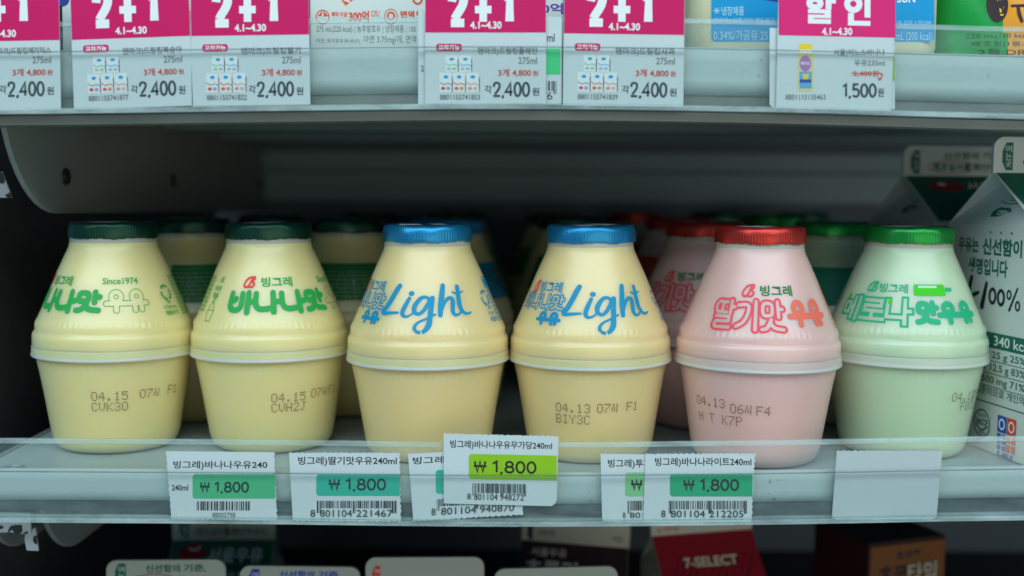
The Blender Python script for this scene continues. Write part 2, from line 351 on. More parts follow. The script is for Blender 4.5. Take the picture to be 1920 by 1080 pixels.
def digits(s, box, width, cap='butt'):
    adv = {'0': .74, '1': .58, '2': .74, '4': .76, '5': .74, '8': .74, ',': .34, 'W': 1.05, '+': .86, ' ': .3}
    x = 0; paths = []
    for ch in s:
        for pts, sm, cl in GL.get(ch, []): paths.append(([(x + p[0], p[1]) for p in pts], sm, cl))
        x += adv[ch]
    xs = [p[0] for q, _, _ in paths for p in q]; ys = [p[1] for q, _, _ in paths for p in q if p[1] >= 0]
    a, b, c, d = min(xs), max(xs), 0, 1
    x0, y0, x1, y1 = box; h = width / 2; x0 += h; x1 -= h; y0 += h; y1 -= h
    out = []
    for q, sm, cl in paths:
        q = [(x0 + (p[0]-a)/(b-a)*(x1-x0), y0 + (p[1]-c)/(d-c)*(y1-y0)) for p in q]
        if sm: q = smooth_path(q, cl)
        out.append(ribbon(q, width, cl, cap))
    return out
def barcode(box, n=30, seed=1, guards=0.0):
    rd = random.Random(seed); x0, y0, x1, y1 = box; out = []; x = 0; bars = []
    for i in range(n):
        w = rd.choice((1, 1, 2, 2, 3)); g = rd.choice((1, 1, 2, 3)); bars.append((x, w)); x += w + g
    k = (x1 - x0) / (x - g)
    for i, (a, w) in enumerate(bars):
        lo = y0 - (guards if i in (0, 1, n//2, n//2+1, n-2, n-1) else 0)
        out += rect(x0 + a*k, lo, x0 + (a+w)*k, y1)
    return out
DOT = {'0':'01110100011000110001100011000101110','1':'00100011000010000100001000010001110','2':'01110100010000100010001000100011111','3':'01110100010000100110000011000101110','4':'00010001100101010010111110001000010','5':'11111100001111000001000011000101110','6':'00110010001000011110100011000101110','7':'11111000010001000100010000100001000',
 '.':'00000000000000000000000000110001100','C':'01110100011000010000100001000101110','V':'10001100011000110001100010101000100','K':'10001100101010011000101001001010001','O':'01110100011000110001100011000101110','H':'10001100011000111111100011000110001','J':'00111000100001000010000101001001100','F':'11111100001000011110100001000010000','B':'11110100011000111110100011000111110','I':'01110001000010000100001000010001110','Y':'10001100010101000100001000010000100','P':'11110100011000111110100001000010000','T':'11111001000010000100001000010000100',
 'S':'01001010010100110101101011010100001',' ':'0'*35}
def dots(s, x, y, ch, pitch):
    # dot matrix stamp; x,y lower left, ch = character height
    st = ch / 6; out = []; d = st * 0.44
    for i, c in enumerate(s):
        g = DOT[c]
        for rr in range(7):
            for cc in range(5):
                if g[rr*5+cc] == '1': out += disc(x + i*pitch + cc*st*0.85 + random.uniform(-.04, .04), y + (6-rr)*st + random.uniform(-.04, .04), d, d, 6)
    return out

def lay(shapes_by_mat, mapper, name, parent, layer0=0, wrap=None, origin=None):
    """shapes_by_mat: [(material, [shape,...]), ...]; each shape gets its own tiny lift so crossing strokes never share a plane"""
    g = G(); mats = []; k = layer0
    bm_v = []
    for mn, shapes in shapes_by_mat:
        if mn not in mats: mats.append(mn)
        mi = mats.index(mn)
        for (v, f) in shapes:
            k += 1
            if wrap:
                bm = bmesh.new(); vs = [bm.verts.new((p[0], p[1], 0)) for p in v]
                for q in f:
                    try: bm.faces.new([vs[i] for i in q])
                    except ValueError: pass
                x0 = min(p[0] for p in v); x1 = max(p[0] for p in v)
                c = math.floor(x0 / wrap) * wrap + wrap
                while c < x1:
                    bmesh.ops.bisect_plane(bm, geom=bm.verts[:] + bm.edges[:] + bm.faces[:], plane_co=(c, 0, 0), plane_no=(1, 0, 0), dist=1e-6); c += wrap
                bm.verts.index_update()
                v = [(q.co.x, q.co.y) for q in bm.verts]; f = [tuple(q.index for q in fc.verts) for fc in bm.faces]; bm.free()
            g.add([mapper(p[0], p[1], k) for p in v], f, mi)
    return g.build(name, mats, parent, origin=origin or (0, 0, 0))

# ------------------------------------------------------------------ the cabinet behind the shelves (setting)
BACK = 985.0
g = G(); g.box(-900, 900, BACK, BACK + 20, -420, 700)
tag(g.build('back_wall', 'back_panel'), 'dark grey back panel of the chiller behind the shelves', 'wall', kind='structure')
g = G()
for z0, z1, y in ((132, 147, 975), (106, 130, 979), (60, 62, 983), (-60, -56, 983)): g.box(-900, 900, y, BACK + 1, z0, z1)
tag(g.build('wall_ledge', 'back_ledge'), 'pale ledge running along the top of the back panel', 'wall trim', kind='structure')
g = G(); g.box(-900, 900, 420, BACK, -206, -196)
tag(g.build('floor', 'dark_gap'), 'dark deck of the chiller under the lower cartons', 'floor', kind='structure')
g = G(); g.box(-268, -252, 556, BACK, -196, 700)
tag(g.build('wall', 'dark_grille'), 'dark side wall of the chiller on the left', 'wall', kind='structure')

# ------------------------------------------------------------------ shelves
XS = [-620 + 20 * k for k in range(63)]
def sag_fn(pts, Y):
    # measured bottom edge of a price rail -> z for each x (the rails bow slightly)
    w = [P(px, py, Y) for px, py in pts]
    def f(x):
        if x <= w[0].x: return w[0].z + (x - w[0].x) * (w[1].z - w[0].z) / (w[1].x - w[0].x) * .4
        if x >= w[-1].x: return w[-1].z + (x - w[-1].x) * (w[-1].z - w[-2].z) / (w[-1].x - w[-2].x) * .4
        # quadratic-ish: Catmull-Rom on z
        for i in range(len(w) - 1):
            if w[i].x <= x <= w[i+1].x:
                t = (x - w[i].x) / (w[i+1].x - w[i].x)
                p0, p1, p2, p3 = (w[max(i-1,0)].z, w[i].z, w[i+1].z, w[min(i+2, len(w)-1)].z)
                return 0.5*((2*p1)+(-p0+p2)*t+(2*p0-5*p1+4*p2-p3)*t*t+(-p0+3*p1-3*p2+p3)*t**3)
    return f
def sweep(profile, zf, mats, name, parent, mi=None, smooth=None, closed=True):
    # profile: closed (y, z offset) list, swept along x
    g = G(); n = len(profile)
    for x in XS:
        z = zf(x)
        for (y, dz) in profile: g.v.append((x, y, z + dz))
    for i in range(len(XS) - 1):
        for k in range(n if closed else n - 1):
            k2 = (k+1) % n
            g.f.append((i*n+k, i*n+k2, (i+1)*n+k2, (i+1)*n+k)); g.m.append(mi[k] if mi else 0)
    g.f.append(tuple(range(n))[::-1]); g.m.append(0); g.f.append(tuple((len(XS)-1)*n + k for k in range(n))); g.m.append(0)
    return g.build(name, mats, parent, smooth=smooth)
RY = 463.0
def bracket(parent, X, top, front=484.0, drop=66.0, back=BACK - 2, th=2.4, name='bracket', screws=True):
    rr = min(62, drop - 7)
    pts = [(back, top), (back, top - drop - 6), (front + rr, top - drop)]
    for k in range(1, 13):
        a = R(270 - k * 7.5)
        pts.append((front + rr + rr * math.cos(a), top - drop + rr + rr * math.sin(a)))
    pts += [(front, top)]
    g = G(); n = len(pts)
    g.v = [(X, y, z) for y, z in pts] + [(X - th, y, z) for y, z in pts]
    g.f = [tuple(range(n)), tuple(range(n, 2*n))[::-1]] + [(k, n+k, n+(k+1) % n, (k+1) % n) for k in range(n)]
    g.m = [0] * len(g.f)
    b = g.build(name, 'bracket_paint', parent)
    bv = b.modifiers.new('b', 'BEVEL'); bv.width = 0.0006; bv.segments = 2
    if screws:
        for yy in (545, 717, 965):
            s = G(); zc = top - drop + 17
            rows = [(4.2, 0), (4.2, .5), (3.4, 1.4), (1.5, 1.7)]
            for r, h in rows:
                for k in range(20): s.v.append((X + h, yy + r*math.cos(k*math.pi/10), zc + r*math.sin(k*math.pi/10)))
            for i in range(3):
                for k in range(20): s.f.append((i*20+k, i*20+(k+1) % 20, (i+1)*20+(k+1) % 20, (i+1)*20+k)); s.m.append(0)
            s.f.append(tuple(60+k for k in range(20))); s.m.append(0)
            s.build('screw', 'screw_metal', b, smooth=40)
    return b
def shelf(label, zf, lip_bot, lip_top, deck_z, rail_top, flap_top, shade_mat, name='chiller_shelf', group='chiller shelves'):
    t = empty(name, (0, 470, deck_z), label, 'shelf', group)
    inv = -Vector((0, 470, deck_z))
    class Off: pass
    def fix(o): o.location = inv * MM; return o
    # painted front lip with a rolled lower edge
    Lh = lip_top - lip_bot
    prof = [(RY + 5, lip_top), (RY + 3.2, lip_top - 1.2), (RY + 3.2, lip_bot + 6)]
    for k in range(1, 7): prof.append((RY + 3.2 + 7 * (1 - math.cos(R(15*k))), lip_bot + 6 - 6 * math.sin(R(15*k))))
    prof += [(RY + 14, lip_bot), (RY + 14, lip_bot + 2), (RY + 7, lip_top - 2), (RY + 7, lip_top)]
    fix(sweep(prof, zf, 'lip_paint', 'front_lip', t, smooth=35))
    fix(sweep([(RY + 8, .6), (RY + 13, .6), (RY + 13, lip_bot - .3), (RY + 8, lip_bot - .3)], zf, shade_mat, 'lip_shade_strip', t))  # added strip whose dark colour stands in for shade under the lip
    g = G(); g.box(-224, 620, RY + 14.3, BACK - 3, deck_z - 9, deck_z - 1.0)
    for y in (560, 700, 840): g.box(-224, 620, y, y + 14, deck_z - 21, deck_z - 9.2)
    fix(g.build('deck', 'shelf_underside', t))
    g = G(); g.box(-620, 620, RY + 7.4, RY + 14, deck_z - 3.5, deck_z - 1.2)
    # clear price rail: back sheet, foot and front flap
    a = 1.1
    back = [(RY, 1.0), (RY + a, 1.0), (RY + a, rail_top - 2.0), (RY, rail_top - 2.0)]
    r = fix(sweep(back, zf, ['acrylic', 'acrylic_edge'], 'price_rail', t, mi=[1, 0, 1, 0]))
    bead = [(RY - .3, rail_top - 1.95), (RY + a + .3, rail_top - 1.95), (RY + a + .3, rail_top - .4), (RY + a, rail_top), (RY, rail_top), (RY - .3, rail_top - .4)]
    sweep(bead, zf, ['acrylic_bead'], 'rail_bead', r)
    foot = [(RY - 4.2, -1.2), (RY + a, -1.2), (RY + a, .8), (RY - 4.2, .8)]
    o = sweep(foot, zf, ['acrylic_edge'], 'rail_foot', r)
    flap = [(RY - 4.0, 1.0), (RY - 3.1, 1.0), (RY - 3.1, flap_top), (RY - 4.0, flap_top)]
    o = sweep(flap, zf, ['acrylic_flap', 'acrylic_dark'], 'rail_flap', r, mi=[1, 0, 1, 0])
    lipb = [(RY - 4.05, flap_top + .02), (RY - 3.05, flap_top + .02), (RY - 3.05, flap_top + .42), (RY - 4.05, flap_top + .42)]
    sweep(lipb, zf, ['acrylic_dark'], 'flap_edge', r)
    return t, fix
low_z = sag_fn([(-60, 974), (0, 974), (480, 977), (960, 982), (1440, 978), (1920, 970), (1990, 969)], RY - 4)
up_z = sag_fn([(-60, 210), (0, 208), (480, 202), (960, 198), (1440, 204), (1920, 217), (1990, 220)], RY - 4)
mid, fixm = shelf('white front chiller shelf holding the row of milk bottles', low_z, 4.6, 18.6, -3.2, 32.5, 19.5, 'dark_shade_specked')
top, fixt = shelf('upper chiller shelf with pink promotion tags along its front', up_z, 5.6, 24.5, CAM_Z + 57, 35.0, 22.6, 'beige_trim')  # here the shade strip borrows the beige trim colour
for o, z, dr, fx, fr in ((mid, -4.5, 53, fixm, 506), (top, CAM_Z + 55, 66, fixt, 478)):
    b = bracket(o, -210, z, front=fr, drop=dr); fx(b)
b = bracket(mid, -228, -4.5, front=492, drop=47, screws=False); fixm(b)
# beige strip under the upper lip
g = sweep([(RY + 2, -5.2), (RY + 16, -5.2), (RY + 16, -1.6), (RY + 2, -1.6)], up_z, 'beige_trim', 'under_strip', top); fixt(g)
# shelf deck top paint: middle shelf has a pale deck
g = G(); g.box(-224, 620, RY + 7.2, BACK - 4, -4.1, -3.25)
fixm(g.build('deck_top', 'deck_paint', mid))
# screw heads sunk into the deck near its front
for px, py in ((25, 857), (1775, 868)):
    c = P(px, py, 480); s = G()
    s.lathe([(4.6, 0), (4.6, .35), (3.4, .45), (3.2, .15), (1.4, .15), (1.2, .5)], 24)
    s.v = [(x + c.x, y + 480, z - 3.2) for x, y, z in s.v]
    fixm(s.build('screw', 'worn_steel', mid, smooth=30))
# peeling white tape on the uprights at the left edge
def tape(pts, Y, holes, label):
    g = G(); w = [P(x, y, Y) for x, y in pts]; n = len(w)
    g.v = [tuple(p) for p in w] + [tuple(p + Vector((0, 1.0, 0))) for p in w]
    g.f = [tuple(range(n))] + [(k, n+k, n+(k+1) % n, (k+1) % n) for k in range(n)]; g.m = [0]*len(g.f)
    c = sum(w, Vector()) / n
    o = g.build('tape', 'tape_white', None, origin=c)
    tag(o, label, 'tape')
    h = G()
    for hp in holes:
        q = smooth_path(hp, True, 4); q = [(x + random.uniform(-1.2, 1.2), y + random.uniform(-1.2, 1.2)) for x, y in q]
        h.add([P(x, y, Y - .15) for x, y in q], [tuple(range(len(q)))])
    h.build('torn_patch', 'dark_gap', o, origin=c)
tape([(-40, 960), (56, 962), (58, 1000), (40, 1001), (20, 998), (-40, 1000)], 500, [[(14,1000),(20,988),(32,984),(42,988),(40,1000),(30,1001),(22,994)], [(-2,985),(6,988),(2,992),(-4,991)], [(44,998),(52,996),(52,1001),(46,1001)]], 'torn white tape hanging under the middle shelf at the left edge')
tape([(48, 996), (66, 990), (72, 1033), (50, 1032), (46, 1012)], 503, [[(62,1008),(70,1006),(70,1020),(64,1018)]], 'small white tape tab between the two rounded lower brackets')
tape([(-30, 322), (4, 322), (8, 333), (20, 365), (22, 371), (-30, 370)], 520, [[(-4,325),(6,324),(9,341),(-3,342)], [(10,364),(20,362),(22,370),(13,370)]], 'torn white tape on the upright beside the upper bracket')

# ------------------------------------------------------------------ bottles
DK = -3.2                            # top of the middle shelf deck
PROF = [(20.0, DK + 0.4), (22.0, DK), (24.4, DK + 0.6), (26.3, DK + 1.9), (27.5, DK + 4.0), (28.4, DK + 7.4), (31.2, 22.0), (33.0, 32.5), (33.8, 37.4), (34.1, 39.0)]
UP = [(34.3, 39.9), (35.3, 40.5), (35.75, 41.8), (35.75, 48.2), (35.5, 49.7), (34.9, 50.6), (34.5, 51.3), (34.5, 52.0), (34.25, 53.8), (33.3, 56.4), (29.3, 65.7), (24.4, 77.4), (21.6, 83.6), (20.4, 86.2), (19.5, 88.2), (19.05, 90.4), (19.0, 93.5), (19.0, 95.0)]
ALL = PROF + UP
def rad(z):
    for (r0, z0), (r1, z1) in zip(ALL[1:], ALL[2:]):
        if z0 <= z <= z1: return r0 + (r1 - r0) * (z - z0) / max(z1 - z0, 1e-6)
    return ALL[-1][0]
RREF = 29.5
DEG = RREF * math.pi / 180          # mm of "u" per degree
def wrap_map(rot_deg=0.0):
    def f(u, v, k):
        a = u / RREF + R(rot_deg); r0, r1 = rad(v - .4), rad(v + .4)
        sl = (r1 - r0) / 0.8; n = math.sqrt(1 + sl * sl); off = 0.10 + 0.004 * k
        r = rad(v) + off / n; z = v - off * sl / n
        return (r * math.sin(a), -r * math.cos(a), z)
    return f
def dense(rows, step):
    out = []
    for (a, b) in zip(rows, rows[1:]):
        n = max(1, int(abs(b[1] - a[1]) / step))
        for i in range(n): out.append((a[0] + (b[0]-a[0])*i/n, a[1] + (b[1]-a[1])*i/n))
    return out + [rows[-1]]
def bump_fn(r, z, a):
    if 52.2 < z < 57.0:
        w = math.sin((z - 52.2) / 4.8 * math.pi); return r + 0.30 * w * w * max(0, math.cos(72 * a)) ** 4
    if 33.0 < z < 39.0:
        w = math.sin((z - 33.0) / 6.0 * math.pi); return r + 0.18 * w * max(0, math.cos(72 * a))
    return r
def bottle_shell(kind):
    g = G()
    rows = dense(PROF[:6], 2) [:-1] + dense(PROF[5:], 1.6)[:-1] + dense(UP[:9], 0.7)[:-1] + dense(UP[8:11], 0.8)[:-1] + dense(UP[10:], 1.5)
    g.lathe(rows, 288, bump_fn, mi=lambda i: 1 if rows[i][1] >= 88.8 else 0)
    return g
CAPZ = 92.3
def cap_mesh(seed):
    rd = random.Random(seed); ph = [rd.uniform(0, 6.28) for _ in range(6)]; g = G()
    def fn(r, z, a):
        if r > 19.2 and z < 98.3:
            w = min(1, (98.3 - z) / 2.5)
            return r + w * (0.11 * math.cos(96 * a) * (0.6 + 0.4 * math.sin(5 * a + ph[0])) + 0.22 * math.sin(3 * a + ph[1]) + 0.12 * math.sin(11 * a + ph[2]))
        return r
    rows = [(19.3, CAPZ + .2), (19.6, CAPZ), (19.75, CAPZ + .8), (19.75, CAPZ + 2), (19.75, CAPZ + 3.6), (19.6, CAPZ + 5.0), (19.35, 98.3), (18.9, 99.1), (18.2, 99.45), (17.0, 99.3), (15.5, 99.0), (8, 99.0), (1, 99.0)]
    g.lathe(rows, 384, fn, close_bottom=False)
    out = []
    for x, y, z in g.v:
        a = math.atan2(x, -y); r = math.hypot(x, y)
        z += 0.22 * math.sin(4*a + ph[3]) * max(0, 1 - abs(r - 18) / 3) + 0.10 * math.sin(13*a + ph[4]) * max(0, 1 - abs(r - 18) / 3)
        if z < CAPZ + .5: z += 0.22 * math.sin(7*a + ph[5]) + 0.12 * math.sin(31*a)
        out.append((x, y, z))
    g.v = out
    return g
def D(d0, z0, d1, z1): return (d0 * DEG, z0, d1 * DEG, z1)
def emblem(d0, d1, z0, z1):
    # slanted looped letter
    b = D(d0, z0, d1, z1)
    path = [(.02,.16,.8),(.22,.02,1.2),(.5,.2,1.2),(.72,.75,1.1),(.92,1.0,1.0),(.98,.78,1.0),(.72,.56,1.1),(.95,.36,1.1),(.8,.06,1.2),(.48,.04,1.0)]
    q = smooth_path([(b[0]+p[0]*(b[2]-b[0]), b[1]+p[1]*(b[3]-b[1]), p[2]) for p in path])
    q2 = smooth_path([(b[0]+p[0]*(b[2]-b[0]), b[1]+p[1]*(b[3]-b[1]), p[2]) for p in [(.05,.1,.9),(.1,.45,1.1),(.4,.85,1.2),(.85,1.0,.8)]])
    w = (b[2]-b[0]) * 0.15
    return [ribbon(q, w), ribbon(q2, w)]
def recycle(cx, cz, s):
    out = []
    for k in range(3):
        a = R(90 + 120 * k); p = []
        for da in (-42, -10, 20, 46): p.append((cx + s*math.cos(a + R(da)), cz + s*math.sin(a + R(da))))
        out.append(ribbon(p, s * .34, cap='butt'))
        e = a + R(58); out += poly([(cx + s*1.0*math.cos(e), cz + s*1.0*math.sin(e)), (cx + s*1.32*math.cos(a+R(36)), cz + s*1.32*math.sin(a+R(36))), (cx + s*.66*math.cos(a+R(36)), cz + s*.66*math.sin(a+R(36)))])
    return out
def small_block(d0, d1, z0, z1, lines, seed, frame=True):
    rd = random.Random(seed); out = []; h = (z1 - z0) / lines
    words = ['제품명', '가공유', '원재료명', '식품유형', '유통기한', '냉장보관', '영양정보', '탄수화물', '단백질', '나트륨', '트랜스지방', '포화지방', '콜레스테롤', '당류', '칼슘']
    for i in range(lines):
        s = ' '.join(rd.sample(words, 2)) + str(rd.randint(10, 99))
        zb = z1 - (i + 1) * h
        out += text(s, D(d0 + .5, zb + h * .10, d1 - .5, zb + h * .92), .022)
    if frame:
        out += rect(*D(d0, z1 + .3, d1, z1 + .65)); out += rect(*D(d0, z0 - .6, d1, z0 - .25))
    return out
def table_block(d0, d1, z0, z1, seed):
    rd = random.Random(seed); out = []; cols = [d0, d0 + (d1-d0)*.55, d1]; n = 9; h = (z1 - z0) / n
    for i in range(n):
        if i < 2: out += rect(*D(d0, z1 - (i+1)*h + .15, d1 - (0 if i else (d1-d0)*.15), z1 - i*h))
        else:
            for a, b in zip(cols, cols[1:]):
                x = a
                while x < b - 2:
                    w = rd.uniform(3, 11); out += rect(*D(x, z1-(i+1)*h + .22, min(x+w, b-.6), z1 - i*h - .1)); x += w + .5
    return out
def light_script():
    # handwritten 'Light' in a 0..153 x 0..-93 space (photo pixels), pen pressure as third value
    L = []
    def s(p, w): L.append(ribbon(smooth_path([(x, -y, k) for x, y, k in p], n=8), w * 1.22))
    s([(25,4,1.2),(20,14,1.25),(9,42,1.15),(3,54,1.0),(4,58,.8),(12,57,.85),(30,55,.55)], 6.6)
    s([(47,27,.9),(40,45,1.1),(38,56,1.0),(42,62,.8),(50,60,.55),(56,54,.45)], 6.0)
    L.append(disc(50, -18, 5.2, 5.0)[0])
    s([(82,31,.7),(76,25,.8),(67,27,1),(58,40,1.15),(57,52,1.0),(64,57,.9),(72,50,.9),(80,36,1.0),(84,27,1.0)], 6.0)
    s([(87,26,1.0),(84,44,1.15),(82,62,1.1),(79,80,1.15),(71,91,.9),(62,90,.8),(59,82,.7),(64,73,.6),(76,66,.55),(90,58,.5)], 6.2)
    s([(107,3,1.1),(104,18,1.2),(100,40,1.15),(98,60,.9)], 6.6)
    s([(98,58,.6),(106,38,.7),(114,28,.9),(121,29,1.0),(121,40,1.1),(119,52,1.0),(122,60,.8),(130,58,.55),(136,50,.45)], 6.0)
    s([(135,6,1.1),(134,22,1.15),(133,42,1.1),(136,54,.9),(143,59,.7),(151,57,.45)], 6.2)
    s([(123,16,.5),(131,19,.8),(145,16,.4)], 4.6)
    v = [p for a, _ in L for p in a]; xs = [p[0] for p in v]; ys = [p[1] for p in v]
    return L, (min(xs), max(xs), min(ys), max(ys))
def fit_group(shapes, ext, box):
    a, b, c, d = ext; x0, y0, x1, y1 = box
    return [([(x0 + (p[0]-a)/(b-a)*(x1-x0), y0 + (p[1]-c)/(d-c)*(y1-y0)) for p in v], f) for v, f in shapes]
BR = '빙그레'
def word(d0, d1, z0, z1): return text(BR, D(d0, z0, d1, z1), .028)
def make_bottle(kind):
    t = empty('milk_bottle', (0, 0, 0), None, 'milk bottle')
    pl = {'banana': 'banana_plastic', 'light': 'light_plastic', 'strawberry': 'strawberry_plastic', 'melon': 'melon_plastic'}[kind]
    bottle_shell(kind).build('body', [pl, 'clear_plastic'], t, smooth=50)
    g = G(); rr = [(34.3, 40.4), (35.7, 39.7), (36.25, 39.5), (36.40, 39.8), (36.42, 40.3), (36.22, 40.9), (36.1, 42.4), (36.05, 43.6), (35.9, 44.0), (35.5, 44.1)]
    g.lathe(rr, 160, close_bottom=False, close_top=False, mi=lambda i: 1 if i < 5 else 0)
    g.build('rim', [pl, 'rim_plastic'], t, smooth=60)
    c = cap_mesh({'banana': 3, 'light': 5, 'strawberry': 8, 'melon': 11}[kind]).build('cap', {'banana': 'foil_green', 'light': 'foil_blue', 'strawberry': 'foil_red', 'melon': 'foil_lime'}[kind], t, smooth=45)
    cl = G(); cl.add([(-7, -12, 99.55), (6, -13.5, 99.55), (7, -4, 99.5), (-6, -3, 99.5)], [(0,1,2,3)]); cl.add([(-5, 2, 99.5), (5, 2, 99.5), (5, 8, 99.5), (-5, 8, 99.5)], [(0,1,2,3)])
    cl.build('cap_print', 'ink_white', c)
    m = wrap_map(); wr = 1.2
    def put(name, sh): return lay(sh, m, name, t, wrap=wr)
    if kind == 'banana':
        put('brand_print', [('ink_red', emblem(-25, -14, 71.6, 76.2)), ('ink_green', word(-8, 22, 71.8, 76.0) + text('Since1974', D(53, 72.6, 86, 75.4), .02))])
        put('flavour_print', [('ink_green', field(['ba', 'na', 'na', 'mat'], D(-37, 59.8, 54, 70.6), 2.5) + field(['u', 'yu'], D(54.5, 60.2, 93, 70.6), 2.6, .32, res=.1))])
        put('recycling_mark', [('ink_green', recycle(114 * DEG, 68.0, 3.1))])
        put('small_print', [('ink_green', small_block(126, 152, 58.6, 74.5, 11, 4))])
        put('side_print', [('ink_green', text('PS', D(112, 63.0, 116, 64.6), .03) + text('뚜껑(PE+AL)', D(106, 60.6, 122, 62.5), .03) + text('재활용우수', D(106, 58.2, 122, 60.2), .03))])
        put('side_text', [('ink_green', text('소화', D(-56, 73, -50, 76), .03) + text('비타민', D(-60, 69.5, -50, 72), .03) + text('함유', D(-60, 66.5, -51, 69), .03))])
        put('small_print', [('ink_green', small_block(-86, -66, 60, 76, 9, 8, False))])
        put('bottle_icon', [('ink_green', [ribbon([(x * DEG, z) for x, z in ((-58.5, 56.6), (-53.0, 56.6), (-51.5, 61.2), (-54.3, 64.6), (-57, 64.6), (-60, 61.2))], .35, True), ribbon([(-60*DEG, 61.2), (-51.5*DEG, 61.2)], .3), ribbon([(-56*DEG, 64.6), (-54*DEG, 67.4)], .8)])])
        put('nutrition_print', [('ink_deep_green', table_block(165, 262, 58.5, 77, 5))])
    if kind == 'light':
        put('brand_print', [('ink_red', emblem(-83, -75, 70.8, 75.8)), ('ink_blue', word(-72, -44, 71.2, 75.8))])
        put('flavour_print', [('ink_blue', field(['ba', 'na', 'na', 'mat'], D(-92, 63.2, -38.5, 71.0), 2.0, .62, res=.1) + field(['u', 'yu'], D(-64, 57.6, -40, 63.4), 1.45, res=.1))])
        L, ext = light_script()
        put('script_print', [('ink_blue', fit_group(L, ext, D(-40.5, 54.6, 37.5, 75.2)))])
        put('recycling_mark', [('ink_blue', recycle(61 * DEG, 67.8, 3.0))])
        put('small_print', [('ink_blue', small_block(70, 96, 58.0, 76, 11, 6) + rect(*D(70, 72.5, 90, 75.5)))])
        put('side_print', [('ink_blue', text('PS', D(60, 62.8, 66, 64.2), .02) + text('뚜껑PE', D(57, 60.4, 69, 62), .01) + text('재활용', D(57, 57.6, 69, 59.9), .02))])
        put('nutrition_print', [('ink_blue', table_block(112, 215, 58.5, 77, 7))])
    if kind == 'strawberry':
        put('brand_print', [('ink_pink', emblem(-15, -4, 70.6, 75.6)), ('ink_deep_green', word(1, 31, 71.0, 75.4))])
        put('flavour_print', [('ink_pink', field(['ttal', 'gi', 'mat'], D(-39, 55.8, 22.4, 70.3), 3.2, .9)), ('ink_coral', field(['u', 'yu'], D(22.8, 58.2, 62.5, 69.6), 2.4))])
        put('small_print', [('ink_coral', small_block(-92, -76, 58, 74, 8, 9, True))])
        put('small_print', [('ink_coral', small_block(76, 92, 57, 74, 8, 12, True))])
        put('nutrition_print', [('ink_red', table_block(120, 225, 58.5, 77, 9))])
    if kind == 'melon':
        put('brand_print', [('ink_melon', emblem(-43, -33, 71.2, 75.4) + word(-30.5, -4, 71.0, 75.0)), ])
        put('popsicle_print', [('ink_lime', rect(*D(1, 70.2, 31, 75.0), rad=.7)), ('ink_mint', rect(*D(5, 73.6, 23, 74.5), rad=.3)), ('ink_melon', rect(*D(31.3, 72.0, 39, 73.6), rad=.7))])
        put('flavour_print', [('ink_melon', field(['me', 'ro', 'na_sq'], D(-66, 56.8, 1.5, 69.8), 3.3, .9, square=True) + field(['mat', 'u', 'yu'], D(2, 58.2, 60, 68.6), 2.4)), ('ink_lime', rect(*D(-64, 67.3, -61, 69.4)) + rect(*D(-20, 66.2, -17, 68.6)))])
        put('small_print', [('ink_melon', small_block(74, 92, 57, 74, 9, 14, True))])
        put('recycling_mark', [('ink_melon', recycle(-84 * DEG, 66, 2.4))])
        put('nutrition_print', [('ink_teal_green', rect(*D(120, 58.5, 240, 77)))])
    return t
PROTO = {}
def place(kind, px=None, X=None, Y=None, rot=0.0, label='', group=None, stamp=None):
    if X is None:
        X = (px - 960) * (Y * .9966 + 20 * .083) / F_PX
    if kind not in PROTO: PROTO[kind] = make_bottle(kind); o = PROTO[kind]
    else:
        src = PROTO[kind]; st = [c for c in src.children if c.name.startswith('date_stamp')]
        o = src.copy(); C.objects.link(o)
        for ch in src.children:
            if ch not in st: copy_tree(ch, o)
    o.location = Vector((X, Y, 0)) * MM
    o.rotation_euler = (0, 0, -math.atan2(X, Y) + R(rot))
    tag(o, label, 'milk bottle', group)
    o.rotation_euler.x = R(random.uniform(-.35, .35)); o.rotation_euler.y = R(random.uniform(-.5, .5))
    for ch in o.children:
        if ch.name.startswith('cap'): ch.rotation_euler.z = R(random.uniform(0, 360))
    if stamp:
        lines, d0, dr = stamp          # degrees relative to the camera side, start and drift
        sh = []
        for s_, d, z in lines: sh += dots(s_, d * DEG, z, 3.5, 3.05 * DEG * 1.9)
        lay([('ink_dot', sh)], wrap_map(-rot), 'date_stamp', o)
    return o
FG = 'milk bottles standing in the front row'
BG = 'milk bottles standing in the rows behind'
place('banana', X=-111.2, Y=531.0, rot=0, label='green capped banana milk bottle, its green flavour lettering facing straight out', group=FG, stamp=([('04.15', 0, 21.6), ('07S', 33, 22.4), ('F1', 52, 22.8), ('CVH2J', 0, 17.2)], 0, 0))
place('banana', X=-182.8, Y=529.0, rot=-64, label='green capped bottle at the far left, turned so its Since1974 print shows', group=FG, stamp=([('04.15', -19, 22.4), ('07S', 18, 22.6), ('F1', 43, 23.0), ('CVK3O', -19, 17.8)], 0, 0))
place('light', X=-37.2, Y=514.5, rot=0, label='blue capped bottle with Light script and no date stamp on its cup', group=FG)
place('light', X=35.5, Y=516.0, rot=17, label='blue capped bottle with Light script and stamped 04.13 on its cup', group=FG, stamp=([('04.13', -27, 21.0), ('07S', 6, 21.2), ('F1', 30, 21.4), ('BIY3C', -27, 16.2)], 0, 0))
place('strawberry', X=108.6, Y=508.1, rot=0, label='red capped pink strawberry milk bottle in the front row', group=FG, stamp=([('04.13', -51, 23.4), ('06S', -19, 21.8), ('F4', 1, 21.6), ('H T K7P', -49, 16.6)], 0, 0))
place('melon', X=179.8, Y=526.0, rot=5, label='bright green capped pale melon milk bottle in the front row', group=FG, stamp=([('04.13', 40, 24.6), ('05', 66, 24.6), ('F0C6', 50, 20.2)], 0, 0))
place('banana', px=357, Y=600, rot=172, label='dark capped bottle right behind the two green capped front bottles', group=BG)
